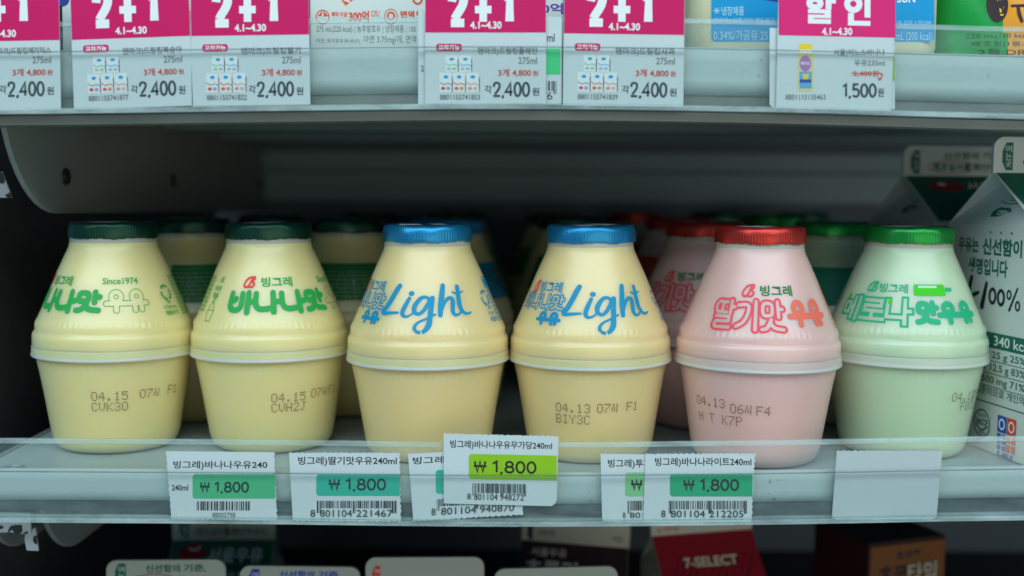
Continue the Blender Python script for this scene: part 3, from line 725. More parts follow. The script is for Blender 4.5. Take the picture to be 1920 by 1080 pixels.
place('banana', px=652, Y=615, rot=148, label='shaded bottle showing a green table, just left of the first blue cap', group=BG)
place('banana', px=508, Y=690, rot=120, label='dark cap barely showing behind the second front bottle', group=BG)
place('banana', px=697, Y=780, rot=200, label='blurred dark capped bottle far back, left of the blue capped pair', group=BG)
place('light', px=838, Y=620, rot=-95, label='second blue capped bottle tucked behind the one without a stamp', group=BG)
place('banana', px=852, Y=760, rot=70, label='dark capped bottle behind the pair of blue caps', group=BG)
place('banana', px=862, Y=880, rot=150, label='farthest dark cap above the first blue cap', group=BG)
place('banana', px=1069, Y=690, rot=145, label='dark capped bottle directly behind the second blue cap', group=BG)
place('banana', px=1040, Y=785, rot=95, label='blurred dark capped bottle in the gap between the two blue caps', group=BG)
place('strawberry', px=1322, Y=586, rot=-30, label='pink bottle behind the red capped front bottle, its logo still readable', group=BG)
place('strawberry', px=1272, Y=690, rot=140, label='third red cap back, between the blue cap and the red cap', group=BG)
place('strawberry', px=1190, Y=850, rot=175, label='farthest red cap, just right of the second blue cap', group=BG)
place('banana', px=1342, Y=900, rot=150, label='far dark cap above the red capped front bottle', group=BG)
place('melon', px=1560, Y=603, rot=178, label='bright green capped bottle with solid green back label, second in its row', group=BG)
place('melon', px=1442, Y=780, rot=170, label='far bright green cap showing just over the red front cap', group=BG)
place('banana', px=1503, Y=905, rot=150, label='far dark cap above the green back caps', group=BG)

# ------------------------------------------------------------------ price tags (each in its own plane in the rail)
def tagmap(Y, ang, ref):
    ca, sa = math.cos(R(ang)), math.sin(R(ang))
    def f(x, y, k):
        dx, dy = x - ref[0], -y - ref[1]
        return P(ref[0] + dx*ca - dy*sa, ref[1] + dx*sa + dy*ca, Y - 0.06 - 0.006 * k)
    return f
def B(x0, y0, x1, y1): return (x0, -y1, x1, -y0)      # photo box -> y-up box
def price_tag(name, outline, Y, ang, label, group, parts, paper='paper', curl=0.0, cat='price tag', torn=()):
    ref = (sum(p[0] for p in outline)/len(outline), sum(p[1] for p in outline)/len(outline))
    m = tagmap(Y, ang, ref)
    pts = []
    for i, p in enumerate(outline):                   # paper edges, torn perforation on the named edges
        q = outline[(i+1) % len(outline)]
        L = math.hypot(q[0]-p[0], q[1]-p[1]); n = max(1, int(L/2.2)) if i in torn else 1
        for k in range(n):
            t = k / n; nx, ny = (q[1]-p[1])/max(L, 1e-6), -(q[0]-p[0])/max(L, 1e-6)
            j = (random.uniform(-.9, .7) + .7*math.sin(k*1.3)) if (i in torn and k) else 0
            pts.append((p[0] + (q[0]-p[0])*t + nx*j, p[1] + (q[1]-p[1])*t + ny*j))
    fr = [m(x, -y, -10) for x, y in pts]; n = len(fr)
    g = G(); g.v = [tuple(p) for p in fr] + [tuple(p + Vector((0, .22, 0))) for p in fr]
    g.f = [tuple(range(n)), tuple(range(n, 2*n))[::-1]] + [(k, n+k, n+(k+1) % n, (k+1) % n) for k in range(n)]; g.m = [0]*len(g.f)
    c = m(ref[0], -ref[1], -10)
    o = g.build(name, paper, None, origin=c); tag(o, label, cat, group)
    base = 0
    for pn, sh in parts:
        lay(sh, m, pn, o, layer0=base, origin=c); base += 2
    return o
LG = 'price tags in the rail below the bottles'
def won(box, w): return digits('W', (box[0], box[1], box[0] + (box[2]-box[0])*.235, box[3]), w) + digits('1,800', (box[0] + (box[2]-box[0])*.30, box[1], box[2], box[3]), w)
def rb(x0, y0, x1, y1): return [(x0, y0), (x1, y0), (x1, y1), (x0, y1)]
price_tag('price_tag', [(311, 846), (514, 848), (520, 976), (321, 973)], RY - 1.2, 0.0, 'white tag with soft green price patch and 240ml in small print', LG, [
    ('price_patch', [('tag_green', rect(*B(361, 889, 516, 935), rad=6, corners=(1, 0, 0, 1)))]),
    ('printing', [('ink_black', text('빙그레)바나나우유240', B(325, 864, 501, 881), .012) + text('240ml', B(322, 909, 353, 920), .02) + won(B(373, 903, 467, 924), 3.5))]),
    ('barcode', [('ink_black', barcode(B(369, 940, 468, 957), 26, 3)), ('ink_grey', text('88002798', B(398, 961, 441, 970)))])], torn=(1, 2, 3))
price_tag('price_tag', [(542, 849), (749, 849), (752, 978), (549, 976)], RY - 1.2, 0.0, 'white tag with teal price patch and barcode ending 221467', LG, [
    ('price_patch', [('tag_teal', rect(*B(593, 889, 750, 930), rad=6, corners=(1, 0, 0, 1)))]),
    ('printing', [('ink_black', text('빙그레)딸기맛우유240ml', B(559, 856, 744, 874), .014) + won(B(614, 897, 724, 920), 3.9))]),
    ('barcode', [('ink_black', barcode(B(594, 939, 743, 953), 44, 5, 9) + text('8', B(582, 956, 591, 969)) + text('801104', B(600, 956, 660, 969)) + text('221467', B(668, 956, 736, 969)))])], torn=(0, 1, 2))
price_tag('price_tag', [(765, 851), (972, 841), (981, 965), (775, 977)], RY - 0.7, -0.0, 'white tag tucked crookedly behind another, barcode ending 940870', LG, [
    ('price_patch', [('tag_teal', rect(*B(817, 881, 974, 926), rad=6, corners=(1, 0, 0, 1)))]),
    ('printing', [('ink_black', [([(x, y + (x - 774) * .035) for x, y in v], f) for v, f in text('빙그레)바나나', B(774, 857, 905, 873), .014)])]),
    ('barcode', [('ink_black', [([(x, y + (x - 817) * .055) for x, y in v], f) for v, f in barcode(B(819, 936, 966, 950), 44, 8, 8) + text('8', B(809, 953, 817, 966)) + text('801104', B(827, 953, 893, 966)) + text('940870', B(900, 953, 964, 966))])])], torn=(1, 2))
price_tag('price_tag', [(832, 813), (1047, 818), (1044, 938), (1040, 945), (1034, 949), (832, 944)], RY - 1.7, 0.0, 'white tag with lime green price patch, overlapping the crooked one', LG, [
    ('price_patch', [('tag_lime', [([(x, y - (x - 879) * .02) for x, y in v], f) for v, f in rect(*B(879, 851, 1044, 898), rad=6, corners=(1, 0, 0, 1))])]),
    ('printing', [('ink_black', [([(x, y - (x - 844) * .018) for x, y in v], f) for v, f in text('빙그레)바나나우유무가당240ml', B(844, 825, 1035, 842), .014) + won(B(886, 862, 1006, 886), 4.0)])]),
    ('barcode', [('ink_black', [([(x, y - (x - 875) * .015) for x, y in v], f) for v, f in barcode(B(886, 906, 986, 924), 38, 11, 5) + text('8', B(876, 925, 883, 936)) + text('801104', B(889, 925, 933, 937)) + text('948272', B(938, 925, 982, 937))])])], torn=(0,))
price_tag('price_tag', [(1126, 851), (1330, 853), (1330, 979), (1134, 978), (1129, 972)], RY - 0.7, 0.0, 'mostly covered white tag with pale green patch, under the one ending 212205', LG, [
    ('price_patch', [('tag_soft_green', rect(*B(1172, 886, 1328, 931), rad=6, corners=(1, 0, 0, 1)))]),
    ('printing', [('ink_black', text('빙그레)투게더', B(1140, 861, 1236, 879), .014) + won(B(1181, 898, 1290, 920), 3.9))]),
    ('barcode', [('ink_black', barcode(B(1177, 939, 1320, 957), 40, 13, 6) + text('8', B(1168, 961, 1173, 971)) + text('801104', B(1181, 961, 1243, 971)))])])
price_tag('price_tag', [(1210, 851), (1416, 850), (1409, 979), (1206, 979)], RY - 1.3, 0.0, 'white tag with emerald price patch and barcode ending 212205', LG, [
    ('price_patch', [('tag_emerald', rect(*B(1256, 889, 1411, 931), rad=6, corners=(1, 0, 0, 1)))]),
    ('printing', [('ink_black', text('빙그레)바나나라이트240ml', B(1228, 858, 1409, 876), .014) + won(B(1279, 898, 1386, 921), 4.0))]),
    ('barcode', [('ink_black', barcode(B(1254, 939, 1400, 955), 44, 15, 8) + text('8', B(1240, 957, 1248, 970)) + text('801104', B(1258, 957, 1322, 970)) + text('212205', B(1330, 957, 1394, 970)))])], torn=(0, 1))
price_tag('price_tag', [(1569, 845), (1767, 845), (1756, 970), (1748, 974), (1567, 974), (1560, 968)], RY - 1.2, 0.0, 'blank white tag with nothing printed on it', LG, [], paper='plain_tag_paper', torn=(0,))

UG = 'promotion tags along the upper shelf'
def carton_pic(x, y, s=1.0):
    sh = {}
    def a(m, q): sh.setdefault(m, []); sh[m] += q
    def one(cx, cy, w, h, body, low):
        a('pic_white', rect(*B(cx, cy, cx + w, cy + h))); a('ink_slate', rect(*B(cx + w + .2, cy + h*.22, cx + w + 1.6, cy + h - 1)))
        a(body, [ribbon(smooth_path([(cx + 1.5, -(cy + h*.50)), (cx + w*.35, -(cy + h*.60)), (cx + w*.7, -(cy + h*.54)), (cx + w - 1, -(cy + h*.62))]), 2.2)] + disc(cx + w*.72, -(cy + h*.80), w*.16, h*.09))
        a(low, disc(cx + w*.30, -(cy + h*.80), w*.17, h*.08))
        a('print_cyan', disc(cx + w*.52, -(cy + h*.22), w*.19, h*.085))
    one(x + 11*s, y, 23*s, 31*s, 'pic_green', 'pic_green'); one(x + 36.5*s, y, 23*s, 31*s, 'pic_blue', 'pic_blue')
    one(x, y + 32*s, 23*s, 37*s, 'pic_purple', 'tag_red'); one(x + 25*s, y + 32*s, 23*s, 37*s, 'pic_orange', 'print_orange'); one(x + 50*s, y + 32*s, 24*s, 37*s, 'pic_pink', 'pic_orange')
    order = ['pic_white', 'ink_slate']
    return [(m, sh[m]) for m in order] + [(m, q) for m, q in sh.items() if m not in order]
def promo(x0, x1, ypink, ybot, ang, name2, code, label, plus=True, full=True, Y=RY - 1.6):
    # x0,x1: tag edges; layout measured from the right edge
    w = x1 - x0; c = (x0 + x1) / 2
    big = digits('2', B(c - 73, -22, c - 32, 51), 16) + digits('+', B(c - 27, -19, c + 18, 55), 14) + digits('1', B(c + 24, -22, c + 53, 48), 16)
    price = [('ink_slate', digits('2,400', B(x1 - 101, 153, x1 - 30, 182), 4.2) + text('각', B(x1 - 115, 160, x1 - 102, 175), .01) + text('원', B(x1 - 26, 164, x1 - 13, 179), .01)),
             ('tag_red', text('3개 4,800', B(x1 - 90, 129, x1 - 28, 144), .018) + text('원', B(x1 - 25, 132, x1 - 15, 142), .01))]
    nm = [('ink_grey', text(name2, B(x1 - 128, 89, x1 - 17, 104), .02) + text('275ml', B(x1 - 52, 107, x1 - 17, 120), .012))]
    o = price_tag('promotion_tag', [(x0, -70), (x1, -70), (x1, ybot), (x0, ybot)], Y, ang, label, UG, [
        ('promotion_panel', [('tag_magenta', rect(*B(x0 + .5, -69, x1 - .5, ypink)))]),
        ('promotion_print', [('ink_white', big + text('4.1~4.30', B(c - 29, ypink - 21, c + 30, ypink - 7), .03))]),
        ('badge', [('tag_magenta', rect(*B(x0 + 21, 82, x0 + 69, 96), rad=5)), ('ink_white', text('교차가능', B(x0 + 25, 84, x0 + 65, 94), .03))]),
        ('product_picture', carton_pic(x0 + 27, 104)),
        ('printing', nm + price + [('ink_grey', text(code, B(x0 + 28, 177, x0 + 103, 187), .01))])], cat='price tag')
    return o
promo(134, 357, 71, 202, -2.0, '덴마크)드링킹복숭아', '8801155741877', 'pink 2+1 tag numbered 8801155741877, second from the left edge')
promo(358, 580, 66, 198, -0.8, '덴마크)드링킹딸기', '8801155741822', 'pink 2+1 tag numbered 8801155741822, left of the bare white lip')
promo(797, 1024, 61, 195, 0.0, '덴마크)드링킹플레인', '8801155741853', 'pink 2+1 tag numbered 8801155741853, covering a green marked tag', Y=RY - 1.9)
promo(1057, 1283, 64, 199, 0.8, '덴마크)드링킹사과', '8801155741839', 'pink 2+1 tag numbered 8801155741839, right of the green strip')
promo(-112, 112, 77, 207, -1.0, '덴마크)드링킹베리믹스', '8801155741860', 'pink 2+1 tag cut off by the left edge of the picture')
price_tag('price_tag', [(784, 20), (1053, 32), (1053, 196), (784, 196)], RY - 0.9, 0, 'white tag with a green strip, mostly hidden behind a pink 2+1 tag', UG, [
    ('price_patch', [('tag_bright_green', rect(*B(1000, 91, 1051, 140)))]),
    ('printing', [('ink_black', text('ml', B(1026, 63, 1040, 78), .01) + text('2', B(789, 123, 795, 134)) + text('6', B(1026, 172, 1036, 187)))]),
    ('barcode', [('ink_black', barcode(B(1000, 152, 1043, 170), 14, 31, 6))])])
price_tag('promotion_tag', [(1461, -70), (1681, -70), (1671, 208), (1455, 203)], RY - 1.9, 0.0, 'pink discount tag picturing a small yellow capped bottle', UG, [
    ('promotion_panel', [('tag_rose', [([(x, y - (x - 1461) * .022) for x, y in v], f) for v, f in rect(*B(1460, -68, 1679, 66))])]),
    ('promotion_print', [('ink_white', [([(x, y - (x - 1540) * .022) for x, y in v], f) for v, f in ([ribbon(ell(1528, -6, 10.5, 8, 28), 11, True)] + rect(*B(1512, -14, 1545, -8)) + rect(*B(1548, -24, 1559, 17)) + rect(*B(1559, -4, 1567, 6)) + rect(*B(1515, 17.5, 1558, 25)) + rect(*B(1546, 25, 1558, 27.5)) + rect(*B(1515, 27.5, 1558, 34)) + rect(*B(1515, 34, 1526, 36)) + rect(*B(1515, 36, 1558, 44.5))
        + [ribbon(ell(1600, -6, 11.5, 11.5, 28), 11, True)] + rect(*B(1621, -24, 1632, 31)) + rect(*B(1590, 23, 1601, 46.5)) + rect(*B(1601, 37.5, 1632, 46.5)))] + text('4.1~4.30', B(1541, 52, 1598, 66), .03))]),
    ('product_picture', [('print_sand', rect(*B(1496, 98, 1525, 171), rad=4)), ('print_yellow', rect(*B(1498, 82, 1523, 93), rad=2)), ('ink_white', rect(*B(1499, 93, 1522, 99))), ('print_lilac', disc(1510, -119, 11, 15)), ('print_skyblue', rect(*B(1499, 134, 1522, 166))), ('print_yellow', poly([(1504, -139), (1517, -138), (1515, -148), (1507, -149)])), ('print_navy', rect(*B(1499, 149, 1521, 155))), ('ink_white', text('바나나', B(1502, 115, 1518, 122), .03))]),
    ('printing', [('ink_grey', text('서울)미노스바나나', B(1563, 92, 1659, 106), .02) + text('우유235ml', B(1602, 112, 1659, 124), .012) + text('8801115135463', B(1473, 177, 1548, 187), .01)),
        ('tag_red', text('2,400원', B(1600, 132, 1648, 144), .02) + rect(*B(1596, 137, 1655, 138.4)) + [ribbon([(1650, -137), (1655, -141), (1650, -148)], 2)] + poly([(1645, -146), (1654, -146), (1650, -152)])),
        ('ink_slate', digits('1,500', B(1579, 156, 1644, 183), 4.0) + text('원', B(1646, 165, 1657, 181), .01))])])
price_tag('price_tag', [(1443, 52), (1678, 58), (1678, 205), (1450, 203), (1443, 196)], RY - 0.9, 0, 'white tag with a green edge sticking out behind the discount tag', UG, [
    ('price_patch', [('tag_lime', rect(*B(1640, 104, 1677.5, 152)))])])

# ------------------------------------------------------------------ gable top cartons
def gable(loc, yaw, tilt, W_, D_, H_, gh, fh, label, group, faces, body='carton_white', roll=0.0, name='milk_carton', tuck=10):
    t = empty(name, loc, label, 'carton', group)
    t.rotation_euler = (R(tilt), R(roll), R(yaw))
    w, d = W_/2, D_/2; g = G()
    v = [(-w,-d,0),(w,-d,0),(w,d,0),(-w,d,0),(-w,-d,H_),(w,-d,H_),(w,d,H_),(-w,d,H_),(-w,-.8,H_+gh),(w,-.8,H_+gh),(w,.8,H_+gh),(-w,.8,H_+gh),(-w+tuck,0,H_+gh-1),(w-tuck,0,H_+gh-1)]
    g.add(v, [(0,3,2,1),(0,1,5,4),(1,2,6,5),(2,3,7,6),(3,0,4,7),(4,5,9,8),(6,7,11,10),(4,12,7),(4,8,12),(7,12,11),(5,6,13),(5,13,9),(6,10,13),(8,9,10,11)])
    b = g.build('body', body, t)
    bv = b.modifiers.new('b', 'BEVEL'); bv.width = 0.0009; bv.segments = 2; bv.limit_method = 'ANGLE'; bv.angle_limit = R(35)
    f = G(); pts = rect(-w, 0, w, fh, rad=5, corners=(0, 0, 1, 1))[0][0]; n = len(pts)
    f.v = [(x, -1.0, H_+gh-.6+y) for x, y in pts] + [(x, 1.0, H_+gh-.6+y) for x, y in pts]
    f.f = [tuple(range(n)), tuple(range(n, 2*n))[::-1]] + [(k, n+k, n+(k+1) % n, (k+1) % n) for k in range(n)]; f.m = [0]*len(f.f)
    fo = f.build('top_fin', body, t)
    # score line pressed across the fin
    sl = math.atan2(d - .8, gh); L = math.hypot(d - .8, gh)
    def fin(x, y, k): return (x - w, -1.06 - .006*k, H_+gh-.6+y)
    def roof(x, y, k):
        q = y / L; return (x - w, -d + (d-.8)*q - (.07+.006*k)*math.cos(sl), H_ + gh*q + (.07+.006*k)*math.sin(sl))
    def front(x, y, k): return (x - w, -d - .06 - .006*k, y)
    def left(x, y, k): return (-w - .06 - .006*k, d - x, y)
    # end triangle (left): base along depth, apex at the tucked ridge point
    ex = Vector((-w, d, H_)); eu = Vector((0, -1, 0)); ap = Vector((-w+tuck, 0, H_+gh-1)); ev = (ap - Vector((-w, 0, H_))); Le = ev.length; ev = ev / Le; en = eu.cross(ev).normalized()
    if en.x > 0: en = -en
    def end(x, y, k): return tuple(ex + eu * x + ev * y + en * (.07 + .006*k))
    maps = {'fin': fin, 'roof': roof, 'front': front, 'left': left, 'end': end}
    for part, face, sh in faces:
        lay(sh, maps[face], part, fo if face == 'fin' else t)
    return t, L
CG = 'gable topped milk cartons'
def arrow(x0, y0, x1, y1): 
    h = y1 - y0; return poly([(x0, y0 + h*.30), (x0, y0 + h*.7), (x0 + (x1-x0)*.35, y1), (x1, y1), (x1, y0), (x0 + (x1-x0)*.35, y0)])
def fin_print(col, W_, two=True, red=True):
    s = [(col, text('신선함의', (W_*.33, 9.4, W_*.62, 13.4), .03) + text('기준,', (W_*.65, 9.4, W_*.84, 13.4), .03))]
    if two: s[0][1].extend(text('제조일자를 확인하세요!', (W_*.24, 3.2, W_*.92, 7.4), .03))
    if red: s.append(('logo_red', [ribbon(ell(W_*.40, 5.3, W_*.19, 3.3), .5, True)]))
    return s
def fin_arrow(col): return ('opening_arrow', 'fin', [(col, arrow(4.2, 1.5, 9.5, 14)), ('ink_white', text('여', (5.8, 9.6, 8.8, 12.6)) + text('는', (5.8, 6.2, 8.8, 9.2)) + text('곳', (5.8, 3, 8.8, 5.8)))])
def big_carton(front_left, face_dir, tilt, label):
    # front_left: plan position of the front left vertical edge; face_dir: from it to the back left edge
    fx, fy = front_left; ux, uy = face_dir; l = math.hypot(ux, uy); ux, uy = ux/l, uy/l
    rx, ry = uy, -ux                                  # along the front, to the right
    W_, D_ = 70, 70
    c = (fx + ux*35 + rx*35, fy + uy*35 + ry*35)
    yaw = math.degrees(math.atan2(ry, rx))
    LL = math.hypot(34.2, 24)
    side = [('ink_black', [])]
    faces = [('fin_print', 'fin', fin_print('carton_green', W_)), fin_arrow('carton_green'),
        ('roof_print', 'roof', [('carton_green', poly([(1.2, LL-.6), (W_-1.2, LL-.6), (W_-3, .8), (W_*.5, .8), (3, .8)])), ('logo_red', disc(W_*.30, LL*.76, 10, 5)), ('ink_white', disc(W_*.27, LL*.80, 2.6, 1.6) + text('서울우유', (W_*.46, LL*.66, W_*.93, LL*.86), .03))]),
        ('end_print', 'end', [('carton_green', poly([(32, 4.2), (38, 4.4), (47, 7), (45, 8.8), (37, 9), (33, 7)]) + [ribbon(smooth_path([(36, 12.2), (43, 10.6), (56, 12.2), (58, 13)]), .45)] + text('Creamery', (42, 11.2, 56, 14.2), .02) + [ribbon(ell(47, 23.5, 2.3, 1.2), .35, True)]), ('ink_white', text('OPEN', (36.5, 5.2, 44.5, 7.6), .02))]),
        ('side_print', 'left', [
            ('carton_green', text('우유는', (10, 90.3, 27, 97.0), .03) + text('신선함이', (30, 89.6, 60, 97.4), .035) + text('생명입니다', (19, 80.3, 50, 88), .035)
                + disc(36, 100, .6)+ disc(44, 100, .6) + disc(52, 100, .6)
                + rect(4, 48, 70, 55) + text('8% | 당류 25 g 25%', (12, 42.6, 66, 47.2), .012) + text('포화지방 12.5 g 83%', (14, 36.8, 66, 41.6), .012) + text('27%|칼슘500 mg 71%', (8, 31, 66, 35.8), .012) + text('2,000 kcal 기준이므로 개인의', (7, 26, 66, 30), .01)
                + rect(4, 42.0, 70, 42.3) + rect(4, 36.2, 70, 36.5) + rect(4, 30.3, 70, 30.6) + rect(4, 22.6, 70, 23.1)
                + [ribbon(ell(35, 12.5, 6.2, 6.2, 32), .7, True), ribbon(smooth_path([(30.5, 11.5), (35, 9.3), (39.5, 11.5)]), .8)] + text('HACCP', (30.2, 11.6, 39.8, 14.6), .025) + text('안전관리인증', (31.6, 15.4, 38.4, 16.8), .01) + text('식품안전', (32.4, 7.4, 37.6, 8.9), .01)),
            ('ink_white', text('용량500 mL', (9, 49.3, 39, 53.8), .012) + text('340 kcal', (42, 49.3, 69, 53.8), .014)),
            ('ink_black', [([(x + 3.5, y + 8.2) for x, y in v], f) for v, f in [ribbon(smooth_path([(19, 70.5, .9), (16, 62, 1.2), (15, 60, 1), (21, 62.5, .8), (25, 64, .5)]), 2.5), ribbon([(31, 68.5, .8), (28, 58, 1.3)], 2.5), ribbon(ell(36, 63.2, 2.3, 3.2), 1.5, True), ribbon(ell(42.5, 63.0, 2.3, 3.2), 1.5, True), ribbon(ell(48.5, 64.8, 1.4, 1.8), .9, True), ribbon([(54.5, 68, .8), (49, 58, 1.1)], 1.2), ribbon(ell(55, 60.4, 1.4, 1.9), .9, True)]]
                + barcode((14, 9, 24.5, 21), 12, 41, 1.5) + text('30', (18, 5.0, 24, 8.2), .01)),
            ('kmilk_blue', rect(47.5, 11.3, 54.1, 18.8) + rect(47.5, 3.4, 50.3, 10.6) + rect(51.3, 3.4, 54.1, 10.6) + text('K-MILK', (47.9, .3, 60.3, 2.7), .03)),
            ('kmilk_red', rect(54.7, 11.3, 61.1, 18.8) + rect(54.7, 3.4, 57.3, 10.6) + rect(58.3, 3.4, 61.1, 10.6)),
            ('ink_white', [ribbon(ell(50.8, 15, 1.9, 2.2), .8, True), ribbon(ell(57.9, 15, 1.9, 2.2), .8, True)] + rect(47.5, 8.0, 54.1, 8.4) + rect(54.7, 7.0, 61.1, 7.4) + rect(47.5, 5.6, 54.1, 6.0))])]
    return gable((c[0], c[1], -3.0), yaw, tilt, W_, D_, 103, 24, 16.5, label, 'tall milk cartons at the right end', faces, body='carton_white')[0]
b2 = big_carton((222, 489), (-12, 69), 0, 'white and green milk carton cut by the right edge, panel of nutrition facts facing us')
b1 = big_carton((215, 590), (-11, 69), 0, 'shaded milk carton behind, its dark green roof half hidden by the nearer carton')

# lower row of cartons, only their tops in view under the middle shelf
def low_carton(px0, px1, ytop, Y, label, faces, yaw=0.0, roll=0.0, body='carton_white', W_=56):
    a = P(px0, ytop, Y); b = P(px1, ytop, Y); Wd = (b - a).length; c = (a + b) / 2
    H_ = 96; gh = 22; fh = 15.5
    return gable((c.x, Y, c.z - (H_ + gh + fh - .6)), yaw, 0, Wd, Wd, H_, gh, fh, label, 'cartons on the shelf below', faces(Wd, math.hypot(Wd/2 - .8, gh)), body='carton_paper', roll=roll, tuck=8)[0]
def f_milk(col, txt=True):
    def f(w, L):
        fp = fin_print(col, w, two=True)
        return [('fin_print', 'fin', fp), fin_arrow(col), ('roof_print', 'roof', [(col, rect(.8, .6, w - .8, L - .5)), ('logo_red', disc(w*.22, L*.72, w*.125, L*.2)), ('ink_white', [ribbon(smooth_path([(w*.19, L*.82), (w*.25, L*.80), (w*.28, L*.86)]), 1.4)] + text('서울우유', (w*.37, L*.56, w*.90, L*.84), .03) + text('100%', (w*.52, L*.14, w*.84, L*.40), .01, .3))])]
    return f
def f_choco(w, L):
    return [('opening_arrow', 'fin', [('carton_brown', arrow(3, 1, 6, 12))]), ('fin_print', 'fin', [('carton_brown', text('소비기한', (w*.15, 4, w*.31, 7.2), .02) + text('까지', (w*.84, 3.2, w*.93, 6.6), .02))]),
            ('roof_print', 'roof', [('carton_brown', rect(.6, .6, w - .6, L - .5)), ('ink_pale', text('서울우유', (w*.10, L*.72, w*.43, L*.88), .02) + text('초콜릿', (w*.06, L*.34, w*.55, L*.66), .03) + [ribbon(ell(w*.74, L*.36, w*.11, L*.2), .3, True)])])]
def f_red(w, L):
    st = []
    for k in range(16):
        x = k * w / 14
        st += poly([(max(.8, x - 9), .8 + max(0, .8 - (x - 9)) * 2.2), (min(x, w-.8), min(L - .8, 20 + 0*x)), (min(x + .7, w-.8), min(L - .8, 20)), (max(.8, x - 8.3), .8)]) if 9 < x < w - 1 else []
    return [('opening_arrow', 'fin', [('logo_red', poly([(w*.06, 3.2), (w*.09, 4.6), (w*.09, 1.8)]))]), ('fin_print', 'fin', [('logo_red', text('소비기한', (w*.12, 2.4, w*.27, 5), .02) + text('까지', (w*.82, 2.4, w*.90, 5), .02))]),
            ('roof_print', 'roof', [('carton_red', rect(.5, .5, w - .5, L - .4)), ('carton_darkred', st), ('ink_milk', text('7-SELECT', (w*.25, L*.38, w*.77, L*.56), .03))])]
def f_plain(w, L):
    return [('fin_print', 'fin', [('kmilk_red', text('까지', (w*.88, 1, w*.95, 3.4), .02))]), ('opening_arrow', 'fin', [('kmilk_red', arrow(3.2, 1.5, 7.2, 11.5)), ('ink_white', text('여', (4.4, 7.6, 6.8, 10)) + text('는', (4.4, 4.6, 6.8, 7)))]), ('roof_print', 'roof', [('carton_red', rect(.8, .6, w - .8, L - .5))])]
def f_bare(w, L): return [('roof_print', 'roof', [('carton_brown', rect(.8, .6, w - .8, L - .5))])]
low_carton(207, 430, 1049, 547, 'carton fin with green arrow and green writing at the lower left', f_milk('carton_green'), roll=-.8)
low_carton(447, 672, 1061, 547, 'carton fin with blue arrow and blue writing', f_milk('carton_blue'), roll=.4)
low_carton(691, 913, 1044, 545, 'plain white carton fin with a red arrow', f_plain, roll=-.6)
low_carton(943, 1174, 1063, 540, 'blank white carton fin tilted in front of the brown carton', f_bare, roll=-1.8)
low_carton(324, 516, 962, 640, 'dark green milk carton with red oval logo in the row behind', f_milk('carton_green'), yaw=2)
low_carton(960, 1162, 968, 628, 'dark brown chocolate milk carton behind the blank fin', f_choco, yaw=-6, roll=2.6)
low_carton(1236, 1430, 946, 620, 'red carton lettered 7-SELECT under the middle shelf', f_red, yaw=7, roll=-2.5)
# flat topped brown carton
def brown_box():
    c = P(1700, 1005, 640); W_, D_, H_ = 52, 52, 110
    t = empty('drink_carton', (c.x - 11, 655, c.z - H_), 'dark brown box carton with orange front at the lower right', 'carton', 'cartons on the shelf below')
    t.rotation_euler = (0, 0, R(20)); w, d = W_/2, D_/2
    g = G(); g.box(-w, w, -d, d, 0, H_)
    b = g.build('body', 'carton_darkred', t); bv = b.modifiers.new('b', 'BEVEL'); bv.width = 0.0012; bv.segments = 2
    g = G(); g.box(-w + .4, w - .4, -d + .4, d - .4, H_ + .05, H_ + .8); g.build('top_panel', 'carton_brown', t)
    m = lambda x, y, k: (x - w, -d - .08 - .006*k, y)
    lay([('carton_orange', rect(1, 2, W_ - 1, H_ - 1.5)), ('carton_brown', text('초코타임', (6, H_-26, 46, H_-12), .045) + text('초코렛', (18, H_-10, 34, H_-5), .04) + [ribbon(smooth_path([(1, H_-19), (8, H_-29), (28, H_-27), (51, H_-24)]), .8)]), ('ink_milk', text('타임', (26.5, H_-25, 45.5, H_-13), .0) + disc(28, H_ - 37, 12, 7))], m, 'front_print', t)
brown_box()

# ------------------------------------------------------------------ products on the upper shelf (only their feet in view)
UPZ = CAM_Z + 57.2
def top_box(px0, px1, label, shapes, Y=489.0, H_=80):
    a, b = P(px0, 60, Y).x, P(px1, 60, Y).x; c = (a + b) / 2
    t = empty('yoghurt_box', (c, Y + 28, UPZ), label, 'yoghurt box', 'yoghurt boxes on the upper shelf')
    g = G(); g.box(a - c, b - c, -28, 28, 0, H_)
    o = g.build('body', 'carton_white', t); bv = o.modifiers.new('b', 'BEVEL'); bv.width = 0.001; bv.segments = 2
    if shapes:
        def m(x, y, k):
            p = P(x, -y, Y - .06 - .006*k); return (p.x - c, p.y - (Y + 28), p.z - UPZ)
        lay(shapes, m, 'front_print', t)
    return t
top_box(116, 346, 'white yoghurt box with a blue mark, behind the leftmost 2+1 tags', [('print_navy', disc(118, 2, 12, 14)), ('ink_grey', text('275 mL(220 kcal)', B(150, 52, 330, 66)))])
top_box(350, 577, 'white yoghurt box with coral print, behind the tag left of the bare lip', [('print_orange', rect(*B(352, 20, 360, 40)) + rect(*B(569, 20, 576, 34)))])
